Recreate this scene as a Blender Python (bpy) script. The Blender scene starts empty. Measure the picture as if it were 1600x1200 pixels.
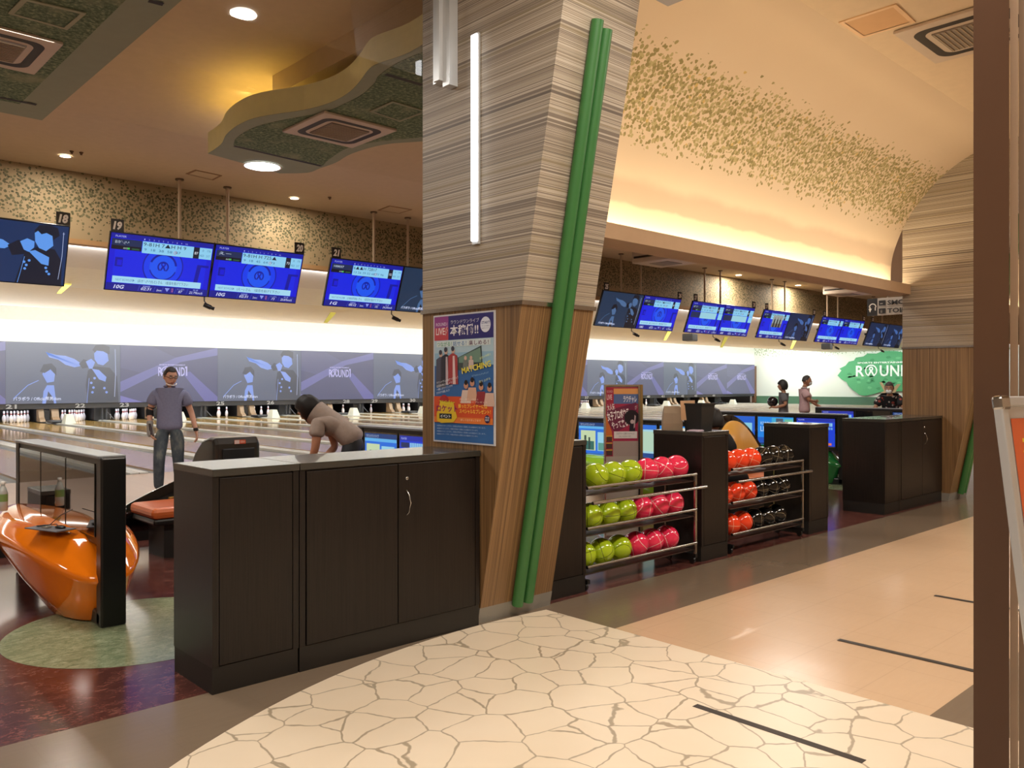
import bpy, bmesh, math, random
from mathutils import Vector, Matrix, Euler
PI = math.pi
S = bpy.context.scene
COL = S.collection
random.seed(7)

# ------------------------------------------------------------------ camera
CAM_H = 1.5
FPX = 1294.0                      # focal length in pixels of the 1600 px wide frame
VX, VY = 0.6845, 0.7290           # viewing direction on the floor plan
cam_d = bpy.data.cameras.new('camera')
cam_d.sensor_width = 36.0
cam_d.lens = 36.0 * FPX / 1600.0
cam_d.clip_end = 300
cam_d.shift_y = 1.0 / 1600.0
cam = bpy.data.objects.new('camera', cam_d)
COL.objects.link(cam)
cam.location = (0, 0, CAM_H)
cam.rotation_euler = (PI / 2, 0, -math.atan2(VX, VY))
S.camera = cam

# ------------------------------------------------------------------ world, exposure
w = bpy.data.worlds.new('world')
S.world = w
w.use_nodes = True
w.node_tree.nodes['Background'].inputs[0].default_value = (1.0, 0.85, 0.7, 1)
w.node_tree.nodes['Background'].inputs[1].default_value = 0.25
S.view_settings.view_transform = 'Standard'
S.view_settings.look = 'None'
S.view_settings.gamma = 1.0
S.view_settings.exposure = 0.0
S.view_settings.use_curve_mapping = False
S.cycles.max_bounces = 8
S.cycles.diffuse_bounces = 5
S.cycles.glossy_bounces = 4
S.cycles.sample_clamp_indirect = 4.0

def area(name, loc, size, energy, color, rot=(0, 0, 0), parent=None, shape='RECTANGLE', spread=None):
    l = bpy.data.lights.new(name, 'AREA')
    l.shape = shape
    l.size = size[0]
    if shape == 'RECTANGLE':
        l.size_y = size[1]
    l.energy = energy
    l.color = color
    if spread:
        l.spread = spread
    o = bpy.data.objects.new(name, l)
    COL.objects.link(o)
    o.location = loc
    o.rotation_euler = rot
    o.parent = parent
    return o

WARM = (1.0, 0.80, 0.58)
# strip lamps for the coves, the lane drop and the end wall
area('cove_lamp', (7.72, 4.56, 2.77), (7.3, 0.09), 62, (1.0, 0.80, 0.52), (PI, 0, 0))
area('cove_lamp', (14.7, 4.56, 2.77), (5.0, 0.09), 42, (1.0, 0.80, 0.52), (PI, 0, 0))
area('mask_cove_lamp', (31, 29.0, 4.3), (54, 0.5), 950, (0.90, 1.0, 0.97), (math.radians(78), 0, 0))
area('drop_fill_lamp', (27, 15.05, 3.835), (62, 0.06), 1500, (1.0, 0.98, 0.94), (math.radians(103), 0, 0), spread=1.3)  # added out of sight behind the drop to brighten the lane ceiling
area('end_wall_lamp', (56.3, 24.0, 3.8), (0.4, 18), 390, (0.88, 1.0, 0.95), (0, math.radians(-35), 0))
# rows of area lamps over lanes, aisle and seating
for lx in (-3, 6, 18, 30, 42):
    area('lane_ceiling_lamp', (lx, 20.5, 3.82), (9, 1.2), 240, (1.0, 0.95, 0.88))
area('mask_top_fill_lamp', (27, 34.30, 3.12), (60, 0.12), 8500, (0.97, 0.98, 0.95), (math.radians(-121), 0, 0), spread=1.15)  # uplight added behind the mask tops to lighten the lane ceiling
for lx in (-2.5, 2.5, 7.5, 13.5):
    area('aisle_fill_lamp', (lx, 0.6, 4.46), (2.4, 0.5), 165, (1.0, 0.91, 0.80))  # unseen panels added as general light for the aisle
for lx in (-4.5, 1.2, 7.3, 13.5, 20, 28, 36):
    area('seating_fill_lamp', (lx, 7.3, 4.44), (1.6, 1.2), 125, (1.0, 0.92, 0.84))  # added fill, kept out of view, to light the people in the seating

# ------------------------------------------------------------------ materials
def lin(c):
    if isinstance(c, str):
        c = tuple(int(c[i:i + 2], 16) / 255 for i in (0, 2, 4))
    return tuple((v / 12.92 if v <= 0.04045 else ((v + 0.055) / 1.055) ** 2.4) for v in c[:3])

MC = {}
def mat(hexc, rough=0.5, metal=0.0, emit=0.0, spec=0.5, coat=0.0, bump=0.0, alpha=None):
    key = (hexc, rough, metal, emit, spec, coat, bump)
    if key in MC:
        return MC[key]
    m = bpy.data.materials.new('surface_' + hexc)
    m.use_nodes = True
    nt = m.node_tree
    b = nt.nodes['Principled BSDF']
    c = lin(hexc)
    b.inputs['Base Color'].default_value = (*c, 1)
    b.inputs['Roughness'].default_value = rough
    b.inputs['Metallic'].default_value = metal
    b.inputs['Specular IOR Level'].default_value = spec
    b.inputs['Coat Weight'].default_value = coat
    if emit:
        b.inputs['Base Color'].default_value = (0.02, 0.02, 0.02, 1)
        b.inputs['Emission Color'].default_value = (*c, 1)
        b.inputs['Emission Strength'].default_value = emit
    else:
        tc = nt.nodes.new('ShaderNodeTexCoord')
        n = nt.nodes.new('ShaderNodeTexNoise')
        n.inputs['Scale'].default_value = 9
        n.inputs['Detail'].default_value = 4
        mx = nt.nodes.new('ShaderNodeMix'); mx.data_type = 'RGBA'
        mx.inputs[6].default_value = (*[v * 0.93 for v in c], 1)
        mx.inputs[7].default_value = (*[min(1, v * 1.06) for v in c], 1)
        nt.links.new(tc.outputs['Object'], n.inputs['Vector'])
        nt.links.new(n.outputs['Fac'], mx.inputs[0])
        nt.links.new(mx.outputs[2], b.inputs['Base Color'])
        if bump:
            bp = nt.nodes.new('ShaderNodeBump')
            bp.inputs['Strength'].default_value = bump
            n2 = nt.nodes.new('ShaderNodeTexNoise'); n2.inputs['Scale'].default_value = 60
            nt.links.new(tc.outputs['Object'], n2.inputs['Vector'])
            nt.links.new(n2.outputs['Fac'], bp.inputs['Height'])
            nt.links.new(bp.outputs['Normal'], b.inputs['Normal'])
    MC[key] = m
    return m

def E(hexc, s=1.0):
    return mat(hexc, 0.3, emit=s)

class NT:
    """tiny helper for node materials"""
    def __init__(s, name, rough=0.5, spec=0.5, metal=0.0, coat=0.0):
        s.m = bpy.data.materials.new(name); s.m.use_nodes = True
        s.t = s.m.node_tree; s.b = s.t.nodes['Principled BSDF']
        s.b.inputs['Roughness'].default_value = rough
        s.b.inputs['Specular IOR Level'].default_value = spec
        s.b.inputs['Metallic'].default_value = metal
        s.b.inputs['Coat Weight'].default_value = coat
        s.tc = s.t.nodes.new('ShaderNodeTexCoord').outputs['Object']
    def put(s, sock, v):
        if isinstance(v, bpy.types.NodeSocket):
            s.t.links.new(v, sock)
        elif isinstance(v, str):
            sock.default_value = (*lin(v), 1)
        else:
            sock.default_value = v
    def n(s, kind, out=0, props=None, **kw):
        nd = s.t.nodes.new('ShaderNode' + kind)
        for k, v in (props or {}).items():
            setattr(nd, k, v)
        for k, v in kw.items():
            key = int(k[1:]) if k[0] == 'i' and k[1:].isdigit() else k.replace('_', ' ')
            s.put(nd.inputs[key], v)
        return nd.outputs[out]
    def math(s, op, a, b=0.0, c=0.0):
        return s.n('Math', 0, {'operation': op}, i0=a, i1=b, i2=c)
    def mapv(s, scale=(1, 1, 1), rot=(0, 0, 0), loc=(0, 0, 0), v=None):
        return s.n('Mapping', 0, None, Vector=v or s.tc, Scale=scale, Rotation=rot, Location=loc)
    def mix(s, f, a, b, blend='MIX'):
        return s.n('Mix', 2, {'data_type': 'RGBA', 'blend_type': blend}, i0=f, i6=a, i7=b)
    def noise(s, v, scale=5, detail=4, rough=0.5, dist=0.0, out=0):
        return s.n('TexNoise', out, None, Vector=v, Scale=scale, Detail=detail, Roughness=rough, Distortion=dist)
    def ramp(s, f, stops, interp='LINEAR'):
        nd = s.t.nodes.new('ShaderNodeValToRGB')
        nd.color_ramp.interpolation = interp
        cr = nd.color_ramp.elements
        while len(cr) < len(stops):
            cr.new(0.5)
        for e, (p, c) in zip(cr, stops):
            e.position = p
            e.color = (*lin(c), 1) if isinstance(c, str) else (c, c, c, 1)
        s.put(nd.inputs[0], f)
        return nd.outputs[0]
    def xyz(s, v=None):
        nd = s.t.nodes.new('ShaderNodeSeparateXYZ'); s.put(nd.inputs[0], v or s.tc)
        return nd.outputs
    def step(s, v, a, b):
        return s.n('MapRange', 0, {'interpolation_type': 'SMOOTHSTEP'}, Value=v, i1=a, i2=b, i3=0.0, i4=1.0)
    def bump(s, h, strength=0.2, dist=0.01):
        s.put(s.b.inputs['Normal'], s.n('Bump', 0, None, Height=h, Strength=strength, Distance=dist))
    def done(s, color, rough=None):
        s.put(s.b.inputs['Base Color'], color)
        if rough is not None:
            s.put(s.b.inputs['Roughness'], rough)
        return s.m

def leaf_layer(h, base, leafcols, dens, scale=26.0, v=None, grow=0.34):
    """scattered painted ivy leaves over a base colour; dens is a 0..1 socket"""
    v = v or h.tc
    vv = h.n('VectorMath', 0, {'operation': 'ADD'}, i0=v,
             i1=h.n('VectorMath', 0, {'operation': 'SCALE'}, i0=h.noise(v, 30, 2, out=1), Scale=0.02))
    nd = h.t.nodes.new('ShaderNodeTexVoronoi'); nd.inputs['Scale'].default_value = scale
    nd.inputs['Randomness'].default_value = 1.0
    h.put(nd.inputs['Vector'], vv)
    sp = h.t.nodes.new('ShaderNodeSeparateColor'); h.put(sp.inputs[0], nd.outputs['Color'])
    near = h.math('LESS_THAN', nd.outputs['Distance'], grow)
    on = h.math('LESS_THAN', sp.outputs[0], dens)
    leaf = h.ramp(sp.outputs[1], leafcols, 'CONSTANT')
    return h.mix(h.math('MULTIPLY', near, on), base, leaf)

def M_striped():
    h = NT('striped_wallpaper', 0.55)
    z = h.xyz()[2]
    q = h.n('CombineXYZ', 0, None, Z=z)
    a = h.noise(h.mapv((1, 1, 9), v=q), 1.0, 2.5, 0.6)
    b = h.noise(h.mapv((1, 1, 34), (0, 0, 0), (3, 1, 5), v=q), 1.0, 3, 0.6)
    f = h.math('ADD', h.math('MULTIPLY', a, 0.72), h.math('MULTIPLY', b, 0.28))
    cs = ['6a5f57', 'a99d8d', '5f554e', 'b9af9f', '8d8273', 'c8beaf', '9c907f', 'd0c7b9', '7b7066', 'bfb5a5', '94886f', 'cdc3b5', '857a70', 'b3a898', '6f645b', 'c4baab', '9a8e80']
    c = h.ramp(f, [(0.36 + 0.0165 * i, v) for i, v in enumerate(cs)], 'CONSTANT')
    soft = h.mix(h.noise(h.mapv((0.4, 0.4, 90)), 1.0, 2, 0.5), 'a09484', 'b8ae9e')
    return h.done(h.n('Mix', 2, {'data_type': 'RGBA', 'blend_type': 'MULTIPLY'}, i0=1.0, i6=h.mix(0.15, c, soft), i7='e8e4de'))

def M_wood(n='column_wood', c0='5a422a', c1='7a5d3d', c2='98774f', ax=(60, 60, 0.22), rough=0.42):
    h = NT(n, rough)
    g = h.t.nodes.new('ShaderNodeNewGeometry')
    nx = h.math('GREATER_THAN', h.math('ABSOLUTE', h.xyz(g.outputs['Normal'])[0]), 0.5)
    p = h.xyz()
    q = h.n('CombineXYZ', 0, None, X=h.math('MULTIPLY', p[0], h.math('SUBTRACT', 1.0, nx)), Y=h.math('MULTIPLY', p[1], nx), Z=p[2])
    a = h.noise(h.mapv(ax, v=q), 1.6, 6, 0.65, 0.2)
    b = h.noise(h.mapv((ax[0] * 4, ax[1] * 4, ax[2] * 4), v=q), 1.5, 3, 0.6)
    f = h.math('ADD', h.math('MULTIPLY', a, 0.6), h.math('MULTIPLY', b, 0.4))
    return h.done(h.ramp(f, [(0.40, c0), (0.5, c1), (0.60, c2)]))

def M_laminate():
    h = NT('dark_wood_laminate', 0.34, 0.35)
    a = h.noise(h.mapv((90, 90, 2)), 1.5, 4, 0.6)
    return h.done(h.ramp(a, [(0.35, '14100e'), (0.6, '1f1916')]))

def M_paving():
    h = NT('crazy_paving_vinyl', 0.33, 0.35)
    v = h.mapv((1, 1, 1))
    wv = h.n('VectorMath', 0, {'operation': 'ADD'}, i0=v,
             i1=h.n('VectorMath', 0, {'operation': 'SCALE'}, i0=h.noise(v, 4.5, 3, out=1), Scale=0.085))
    d = h.n('TexVoronoi', 0, {'feature': 'DISTANCE_TO_EDGE'}, Vector=wv, Scale=4.2, Randomness=1.0)
    nz = h.noise(v, 11, 3)
    th = h.math('ADD', h.math('MULTIPLY', nz, 0.040), -0.003)
    g = h.n('MapRange', 0, None, Value=h.math('SUBTRACT', d, th), i1=-0.006, i2=0.006, i3=0.0, i4=1.0)
    st = h.mix(h.noise(v, 2.0, 3), 'd9c8ae', 'e4d5bf')
    return h.done(h.mix(g, 'a3957f', st), 0.33)

def M_vinyl(n, c0, c1, rough):
    h = NT(n, rough, 0.4)
    a = h.noise(h.mapv((1, 1, 1)), 1.3, 4, 0.5)
    b = h.noise(h.mapv((2, 14, 1)), 3.0, 4, 0.6)
    bk = h.n('TexBrick', 1, {'offset': 0.0}, Vector=h.mapv((1, 1, 1)), Scale=1.0, Mortar_Size=0.003,
             Brick_Width=0.45, Row_Height=0.45)
    c = h.mix(h.math('ADD', h.math('MULTIPLY', a, 0.6), h.math('MULTIPLY', b, 0.4)), c0, c1)
    h.bump(h.noise(h.mapv((1, 1, 1)), 2.2, 2), 0.06, 0.05)
    return h.done(h.mix(h.math('MULTIPLY', bk, 0.12), c, '6b5a4a'), rough)

def M_marble(n, c0, c1, c2, rough=0.16):
    h = NT(n, rough, 0.45)
    v = h.mapv((1, 1.6, 1), (0, 0, 0.5))
    wv = h.n('VectorMath', 0, {'operation': 'ADD'}, i0=v,
             i1=h.n('VectorMath', 0, {'operation': 'SCALE'}, i0=h.noise(v, 4, 5, 0.7, out=1), Scale=0.35))
    a = h.noise(wv, 11, 8, 0.75, 1.2)
    return h.done(h.ramp(a, [(0.36, c0), (0.52, c1), (0.66, c2)]), rough)

def M_lane():
    h = NT('lane_boards', 0.13, 0.28, coat=0.0)
    b = h.n('TexBrick', 0, {'offset': 0.5}, Vector=h.mapv((1, 1, 1), (0, 0, PI / 2)), Scale=1.0, Mortar_Size=0.0008,
            Brick_Width=3.0, Row_Height=0.04, Color1='b08f52', Color2='c4a264', Mortar='94753f')
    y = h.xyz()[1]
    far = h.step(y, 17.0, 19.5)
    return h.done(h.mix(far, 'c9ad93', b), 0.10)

def M_approach():
    h = NT('approach_boards', 0.3, 0.2, coat=0.0)
    a = h.noise(h.mapv((14, 0.4, 1)), 1.0, 3)
    return h.done(h.mix(a, 'b89c8a', 'c6ab9a'), 0.3)

def M_leafwall():
    h = NT('ivy_wallpaper', 0.7)
    p = h.xyz()
    d = h.math('MULTIPLY', h.step(p[2], 3.98, 4.45), h.math('SUBTRACT', 1.0, h.step(p[2], 4.72, 4.98)))
    d = h.math('ADD', h.math('MULTIPLY', d, 1.0), h.math('MULTIPLY', h.noise(h.tc, 1.6, 2), 0.22))
    return h.done(leaf_layer(h, 'a3906f', [(0, '45442c'), (0.4, '58563a'), (0.7, '6e694b')], d, 22.0, grow=0.48))

def M_soffit():
    h = NT('ivy_painted_soffit', 0.75)
    p = h.xyz()
    base = h.mix(h.noise(h.tc, 0.8, 3), 'd6c2a8', 'dfccb2')
    # darker band with uneven edges above the cove
    band = h.math('MULTIPLY', h.step(h.math('ADD', p[2], h.math('MULTIPLY', h.noise(h.tc, 2.5, 3), 0.10)), 3.14, 3.18),
                  h.math('SUBTRACT', 1.0, h.step(h.math('ADD', p[2], h.math('MULTIPLY', h.noise(h.tc, 1.7, 3), 0.16)), 3.34, 3.45)))
    base = h.mix(h.math('MULTIPLY', band, 0.5), base, 'a88f7c')
    d = h.math('MULTIPLY', h.step(p[2], 3.50, 3.88), h.math('SUBTRACT', 1.0, h.step(p[2], 4.04, 4.29)))
    d = h.math('MULTIPLY', d, h.math('ADD', 0.95, h.math('MULTIPLY', h.noise(h.mapv((3, 3, 0.6)), 2.0, 2), 0.7)))
    c = leaf_layer(h, base, [(0, '8f8455'), (0.35, 'a09464'), (0.65, 'b5a87a'), (0.97, 'cdb070')], d, 29.0, grow=0.58)
    return h.done(c)

def M_greenpanel():
    h = NT('moss_wallpaper', 0.8)
    a = h.noise(h.mapv((1, 1, 1)), 26, 5, 0.7)
    b = h.noise(h.mapv((1, 1, 1)), 2.3, 3, 0.5)
    c = h.ramp(a, [(0.38, '3f543c'), (0.52, '607458'), (0.64, '94a07e')])
    return h.done(h.mix(h.step(b, 0.55, 0.78), c, '8a9274'))

def M_glass(tint='ffffff', a=0.10):
    m = bpy.data.materials.new('smoke_barrier_glass'); m.use_nodes = True
    t = m.node_tree; t.nodes.clear()
    o = t.nodes.new('ShaderNodeOutputMaterial'); mx = t.nodes.new('ShaderNodeMixShader')
    tr = t.nodes.new('ShaderNodeBsdfTransparent'); g = t.nodes.new('ShaderNodeBsdfGlossy')
    fr = t.nodes.new('ShaderNodeFresnel'); fr.inputs[0].default_value = 1.9
    g.inputs['Roughness'].default_value = 0.02
    tr.inputs[0].default_value = (*lin(tint), 1)
    t.links.new(fr.outputs[0], mx.inputs[0]); t.links.new(tr.outputs[0], mx.inputs[1])
    t.links.new(g.outputs[0], mx.inputs[2]); t.links.new(mx.outputs[0], o.inputs[0])
    return m

def M_ball(n, c, lc, rough=0.12):
    h = NT(n, rough, 0.5, coat=0.3)
    p = h.xyz()
    x, y, z = p
    w1 = h.math('ABSOLUTE', x); w2 = h.math('ABSOLUTE', z)
    s = h.math('SUBTRACT', h.math('ABSOLUTE', y), h.math('ADD', 0.036, h.math('MULTIPLY', h.math('MULTIPLY', z, z), 3.6)))
    d = h.math('MINIMUM', w1, h.math('ABSOLUTE', s))
    f = h.math('LESS_THAN', d, 0.0018)
    base = h.mix(h.noise(h.tc, 14, 4), c, c)
    return h.done(h.mix(f, base, lc))

MAT = dict(
    stripe=M_striped(), wood=M_wood(), lam=M_laminate(), paving=M_paving(),
    tan=M_vinyl('tan_vinyl', 'c3a484', 'd2b494', 0.20), grey=M_vinyl('taupe_vinyl', '6f6050', '80705f', 0.20),
    red=M_marble('red_marbled_linoleum', '40221e', '58302a', '805548'),
    greenfl=M_marble('green_marbled_linoleum', '6b7a5a', '8a9574', 'aab392'),
    lane=M_lane(), approach=M_approach(), leafwall=M_leafwall(), soffit=M_soffit(), moss=M_greenpanel(),
    glass=M_glass(), ceil=mat('c9b596', 0.8), ceil_aisle=mat('d6c2a6', 0.8), white=mat('dedcd4', 0.7),
    maskwall=mat('e6e8e2', 0.7), beam=mat('c4a888', 0.7), steel=mat('aca9a4', 0.25, 1.0),
    chrome=mat('bdbdbd', 0.18, 1.0), black=mat('121212', 0.32), blackgloss=mat('0b0b0c', 0.08, coat=0.5), screenglass=mat('101113', 0.03, spec=1.0, coat=1.0),
    dark=mat('17130f', 0.5), orange=mat('f07c10', 0.09, coat=0.8), seat=mat('c0622f', 0.32),
    yellow=mat('d9a14a', 0.32), greenpipe=mat('376f38', 0.42), brown=mat('5c4231', 0.45), brown2=mat('b39c86', 0.45),
    olive=mat('8d9580', 0.7), panelface=mat('e6e6b4', 0.7), alu=mat('cfd2d4', 0.35, 0.5), grout=mat('87837a', 0.6),
    skin=mat('a87558', 0.55), hair=mat('17120f', 0.6), acw=mat('c4b4a4', 0.5), acg=mat('857a70', 0.6),
    pin=mat('e9e8ee', 0.2, coat=0.4), pinred=mat('b02a2a', 0.3), tanplastic=mat('75614a', 0.5), cable=mat('1b1a1b', 0.5),
    gutter=mat('4b4f57', 0.35), cap=mat('cfcfc8', 0.25), plate=mat('4a4340', 0.7), card=mat('c9a27c', 0.7),
)
# ------------------------------------------------------------------ object helpers
def link(name, me, parent=None):
    o = bpy.data.objects.new(name, me)
    COL.objects.link(o)
    if parent is not None:
        o.parent = parent
    return o

def tag(o, label=None, cat=None, group=None, kind=None):
    if label: o['label'] = label
    if cat: o['category'] = cat
    if group: o['group'] = group
    if kind: o['kind'] = kind
    return o

def thing(name, label, cat, loc=(0, 0, 0), rotz=0.0, group=None):
    o = link(name, None)
    o.location = loc; o.rotation_euler = (0, 0, rotz)
    return tag(o, label, cat, group)

def copy_tree(o, parent=None):
    c = o.copy(); COL.objects.link(c)
    if parent is not None:
        c.parent = parent
    for ch in [k for k in COL.objects if k.parent == o]:
        copy_tree(ch, c)
    return c

TXT = {}
def text_mesh(s, shear=0.0, bold=0.0):
    key = (s, shear, bold)
    if key not in TXT:
        cu = bpy.data.curves.new('t', 'FONT')
        cu.body = s; cu.size = 1.0; cu.shear = shear; cu.offset = bold; cu.resolution_u = 2
        o = bpy.data.objects.new('t', cu); COL.objects.link(o)
        bpy.context.view_layer.update()
        me = bpy.data.meshes.new_from_object(o.evaluated_get(bpy.context.evaluated_depsgraph_get()))
        bpy.data.objects.remove(o); bpy.data.curves.remove(cu)
        vs = [v.co.copy() for v in me.vertices]; fs = [tuple(p.vertices) for p in me.polygons]
        bpy.data.meshes.remove(me)
        if not vs:
            vs = [Vector((0, 0, 0))]
        x0 = min(v.x for v in vs); x1 = max(v.x for v in vs); y0 = min(v.y for v in vs); y1 = max(v.y for v in vs)
        TXT[key] = (vs, fs, x0, x1, y0, y1)
    return TXT[key]

class MB:
    def __init__(s):
        s.v = []; s.f = []; s.fm = []; s.smooth = []
    def add(s, vs, fs, m=0, smooth=False):
        b = len(s.v)
        s.v += [tuple(p) for p in vs]
        for f in fs:
            s.f.append(tuple(i + b for i in f)); s.fm.append(m); s.smooth.append(smooth)
        return s
    def box(s, x0, x1, y0, y1, z0, z1, m=0, r=0.0):
        if r <= 0:
            vs = [(x, y, z) for z in (z0, z1) for y in (y0, y1) for x in (x0, x1)]
            return s.add(vs, [(0, 2, 3, 1), (4, 5, 7, 6), (0, 1, 5, 4), (2, 6, 7, 3), (0, 4, 6, 2), (1, 3, 7, 5)], m)
        bm = bmesh.new()
        bmesh.ops.create_cube(bm, size=1.0, matrix=Matrix.Translation(((x0 + x1) / 2, (y0 + y1) / 2, (z0 + z1) / 2)) @
                              Matrix.Diagonal((abs(x1 - x0), abs(y1 - y0), abs(z1 - z0), 1)))
        bmesh.ops.bevel(bm, geom=bm.edges[:], offset=r, segments=2, affect='EDGES', profile=0.5)
        return s.bm(bm, m)
    def bm(s, bm, m=0, smooth=False):
        bm.verts.index_update()
        s.add([v.co for v in bm.verts], [tuple(v.index for v in f.verts) for f in bm.faces], m, smooth)
        bm.free()
        return s
    def prism(s, poly, a, b, axis='z', m=0):
        """poly: list of 2D points; extruded from a to b along the axis. x: (y,z)  y: (x,z)  z: (x,y)"""
        def P(p, t):
            return {'x': (t, p[0], p[1]), 'y': (p[0], t, p[1]), 'z': (p[0], p[1], t)}[axis]
        n = len(poly)
        vs = [P(p, a) for p in poly] + [P(p, b) for p in poly]
        fs = [tuple(range(n)), tuple(range(2 * n - 1, n - 1, -1))]
        fs += [(i, i + n, (i + 1) % n + n, (i + 1) % n) for i in range(n)]
        return s.add(vs, fs, m)
    def tube(s, pts, r, n=10, m=0, caps=True):
        pts = [Vector(p) for p in pts]
        rs = r if isinstance(r, (list, tuple)) else [r] * len(pts)
        vs = []; fs = []
        up = Vector((0, 0, 1))
        for i, p in enumerate(pts):
            d = (pts[min(i + 1, len(pts) - 1)] - pts[max(i - 1, 0)]).normalized()
            u = d.cross(up)
            if u.length < 1e-3:
                u = d.cross(Vector((1, 0, 0)))
            u.normalize(); v = d.cross(u).normalized()
            for k in range(n):
                a = 2 * PI * k / n
                vs.append(p + (u * math.cos(a) + v * math.sin(a)) * rs[i])
        for i in range(len(pts) - 1):
            for k in range(n):
                fs.append((i * n + k, i * n + (k + 1) % n, (i + 1) * n + (k + 1) % n, (i + 1) * n + k))
        s.add(vs, fs, m, True)
        if caps:
            s.add(vs[:n], [tuple(range(n))], m); s.add(vs[-n:], [tuple(range(n))], m)
        return s
    def lathe(s, prof, c=(0, 0, 0), n=20, m=0, sx=1.0, sy=1.0):
        vs = []; fs = []
        for r, z in prof:
            for k in range(n):
                a = 2 * PI * k / n
                vs.append((c[0] + r * sx * math.cos(a), c[1] + r * sy * math.sin(a), c[2] + z))
        for i in range(len(prof) - 1):
            for k in range(n):
                fs.append((i * n + k, i * n + (k + 1) % n, (i + 1) * n + (k + 1) % n, (i + 1) * n + k))
        s.add(vs, fs, m, True)
        s.add(vs[:n], [tuple(range(n))], m); s.add(vs[-n:], [tuple(range(n))], m)
        return s
    def ball(s, c, rx, ry=None, rz=None, m=0, seg=20, rings=12):
        ry = ry or rx; rz = rz or rx
        bm = bmesh.new()
        bmesh.ops.create_uvsphere(bm, u_segments=seg, v_segments=rings, radius=1.0,
                                  matrix=Matrix.Translation(c) @ Matrix.Diagonal((rx, ry, rz, 1)))
        return s.bm(bm, m, True)
    def quad(s, a, b, c, d, m=0):
        return s.add([a, b, c, d], [(0, 1, 2, 3)], m)
    def build(s, name, mats, parent=None, loc=None, weld=False):
        me = bpy.data.meshes.new(name)
        me.from_pydata(s.v, [], s.f)
        if not isinstance(mats, (list, tuple)):
            mats = [mats]
        for mm in mats:
            me.materials.append(mm)
        me.polygons.foreach_set('material_index', s.fm)
        me.polygons.foreach_set('use_smooth', s.smooth)
        me.validate()
        if weld:
            bm = bmesh.new(); bm.from_mesh(me); bmesh.ops.remove_doubles(bm, verts=bm.verts, dist=1e-5); bm.to_mesh(me); bm.free()
        me.update()
        o = link(name, me, parent)
        if loc is not None:
            o.location = loc
        return o

def struct(name, mb, mats, label=None):
    o = mb.build(name, mats)
    o['kind'] = 'structure'
    return o

class Pic:
    """flat printed or glowing picture in the local XZ plane facing -Y; coordinates 0..1"""
    def __init__(s, w, h, mk, step=0.0012):
        s.w, s.h, s.mk, s.step = w, h, mk, step
        s.mb = MB(); s.mats = []; s.k = 0; s.idx = {}
    def mi(s, c):
        if c not in s.idx:
            s.idx[c] = len(s.mats); s.mats.append(s.mk(c))
        return s.idx[c]
    def poly(s, pts, c):
        s.k += 1
        y = -s.step * s.k
        vs = [((x - 0.5) * s.w, y, z * s.h) for x, z in pts]
        s.mb.add(vs, [tuple(range(len(vs)))], s.mi(c))
        return s
    def rect(s, x0, z0, x1, z1, c):
        return s.poly([(x0, z0), (x1, z0), (x1, z1), (x0, z1)], c)
    def disc(s, x, z, r, c, n=24, rz=None):
        """r as a share of the height"""
        rz = rz or r
        return s.poly([(x + r * s.h / s.w * math.cos(2 * PI * i / n), z + rz * math.sin(2 * PI * i / n)) for i in range(n)], c)
    def ring(s, x, z, r0, r1, c, n=32, a0=0.0, a1=2 * PI):
        s.k += 1
        y = -s.step * s.k
        vs = []; fs = []
        for i in range(n + 1):
            a = a0 + (a1 - a0) * i / n
            for r in (r0, r1):
                vs.append(((x - 0.5) * s.w + r * s.h * math.cos(a), y, z * s.h + r * s.h * math.sin(a)))
        for i in range(n):
            fs.append((2 * i, 2 * i + 1, 2 * i + 3, 2 * i + 2))
        s.mb.add(vs, fs, s.mi(c))
        return s
    def line(s, pts, wd, c):
        s.k += 1
        y = -s.step * s.k
        for (xa, za), (xb, zb) in zip(pts, pts[1:]):
            a = Vector(((xa - 0.5) * s.w, za * s.h)); b = Vector(((xb - 0.5) * s.w, zb * s.h))
            d = (b - a); n = Vector((-d.y, d.x))
            if n.length < 1e-9: continue
            n = n.normalized() * wd * s.h / 2
            s.mb.add([(a.x - n.x, y, a.y - n.y), (b.x - n.x, y, b.y - n.y), (b.x + n.x, y, b.y + n.y), (a.x + n.x, y, a.y + n.y)],
                     [(0, 1, 2, 3)], s.mi(c))
        return s
    def text(s, t, x, z, h, c, width=None, rot=0.0, shear=0.0, bold=0.0):
        """left-bottom corner at x,z; glyph height h (share of picture height); optional width (share of picture width)"""
        s.k += 1
        y = -s.step * s.k
        vs, fs, x0, x1, y0, y1 = text_mesh(t, shear, bold)
        k = h * s.h / 0.72
        kx = k if width is None else width * s.w / max(1e-6, (x1 - x0))
        ca, sa = math.cos(rot), math.sin(rot)
        out = []
        for v in vs:
            px, pz = (v.x - x0) * kx, v.y * k
            out.append(((x - 0.5) * s.w + px * ca - pz * sa, y, z * s.h + px * sa + pz * ca))
        s.mb.add(out, fs, s.mi(c))
        return s
    def build(s, name, parent=None, loc=(0, 0, 0), rot=(0, 0, 0)):
        o = s.mb.build(name, s.mats, parent)
        o.location = loc; o.rotation_euler = rot
        return o

def ground(px, py, z=0.0):
    """place on the horizontal plane z seen at a photo pixel (survey of the photograph)"""
    d = (CAM_H - z) * FPX / (py - 601.0)
    r = (px - 800.0) / FPX * d
    return (VX * d + VY * r, VY * d - VX * r)
def kx(px):
    u = (px - 800.0) / FPX
    return (VX + VY * u) / (VY - VX * u)
def zat(px, py, x=None, y=None):
    u = (px - 800.0) / FPX
    d = y / (VY - VX * u) if y is not None else x / (VX + VY * u)
    return CAM_H - (py - 601.0) / FPX * d
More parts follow.
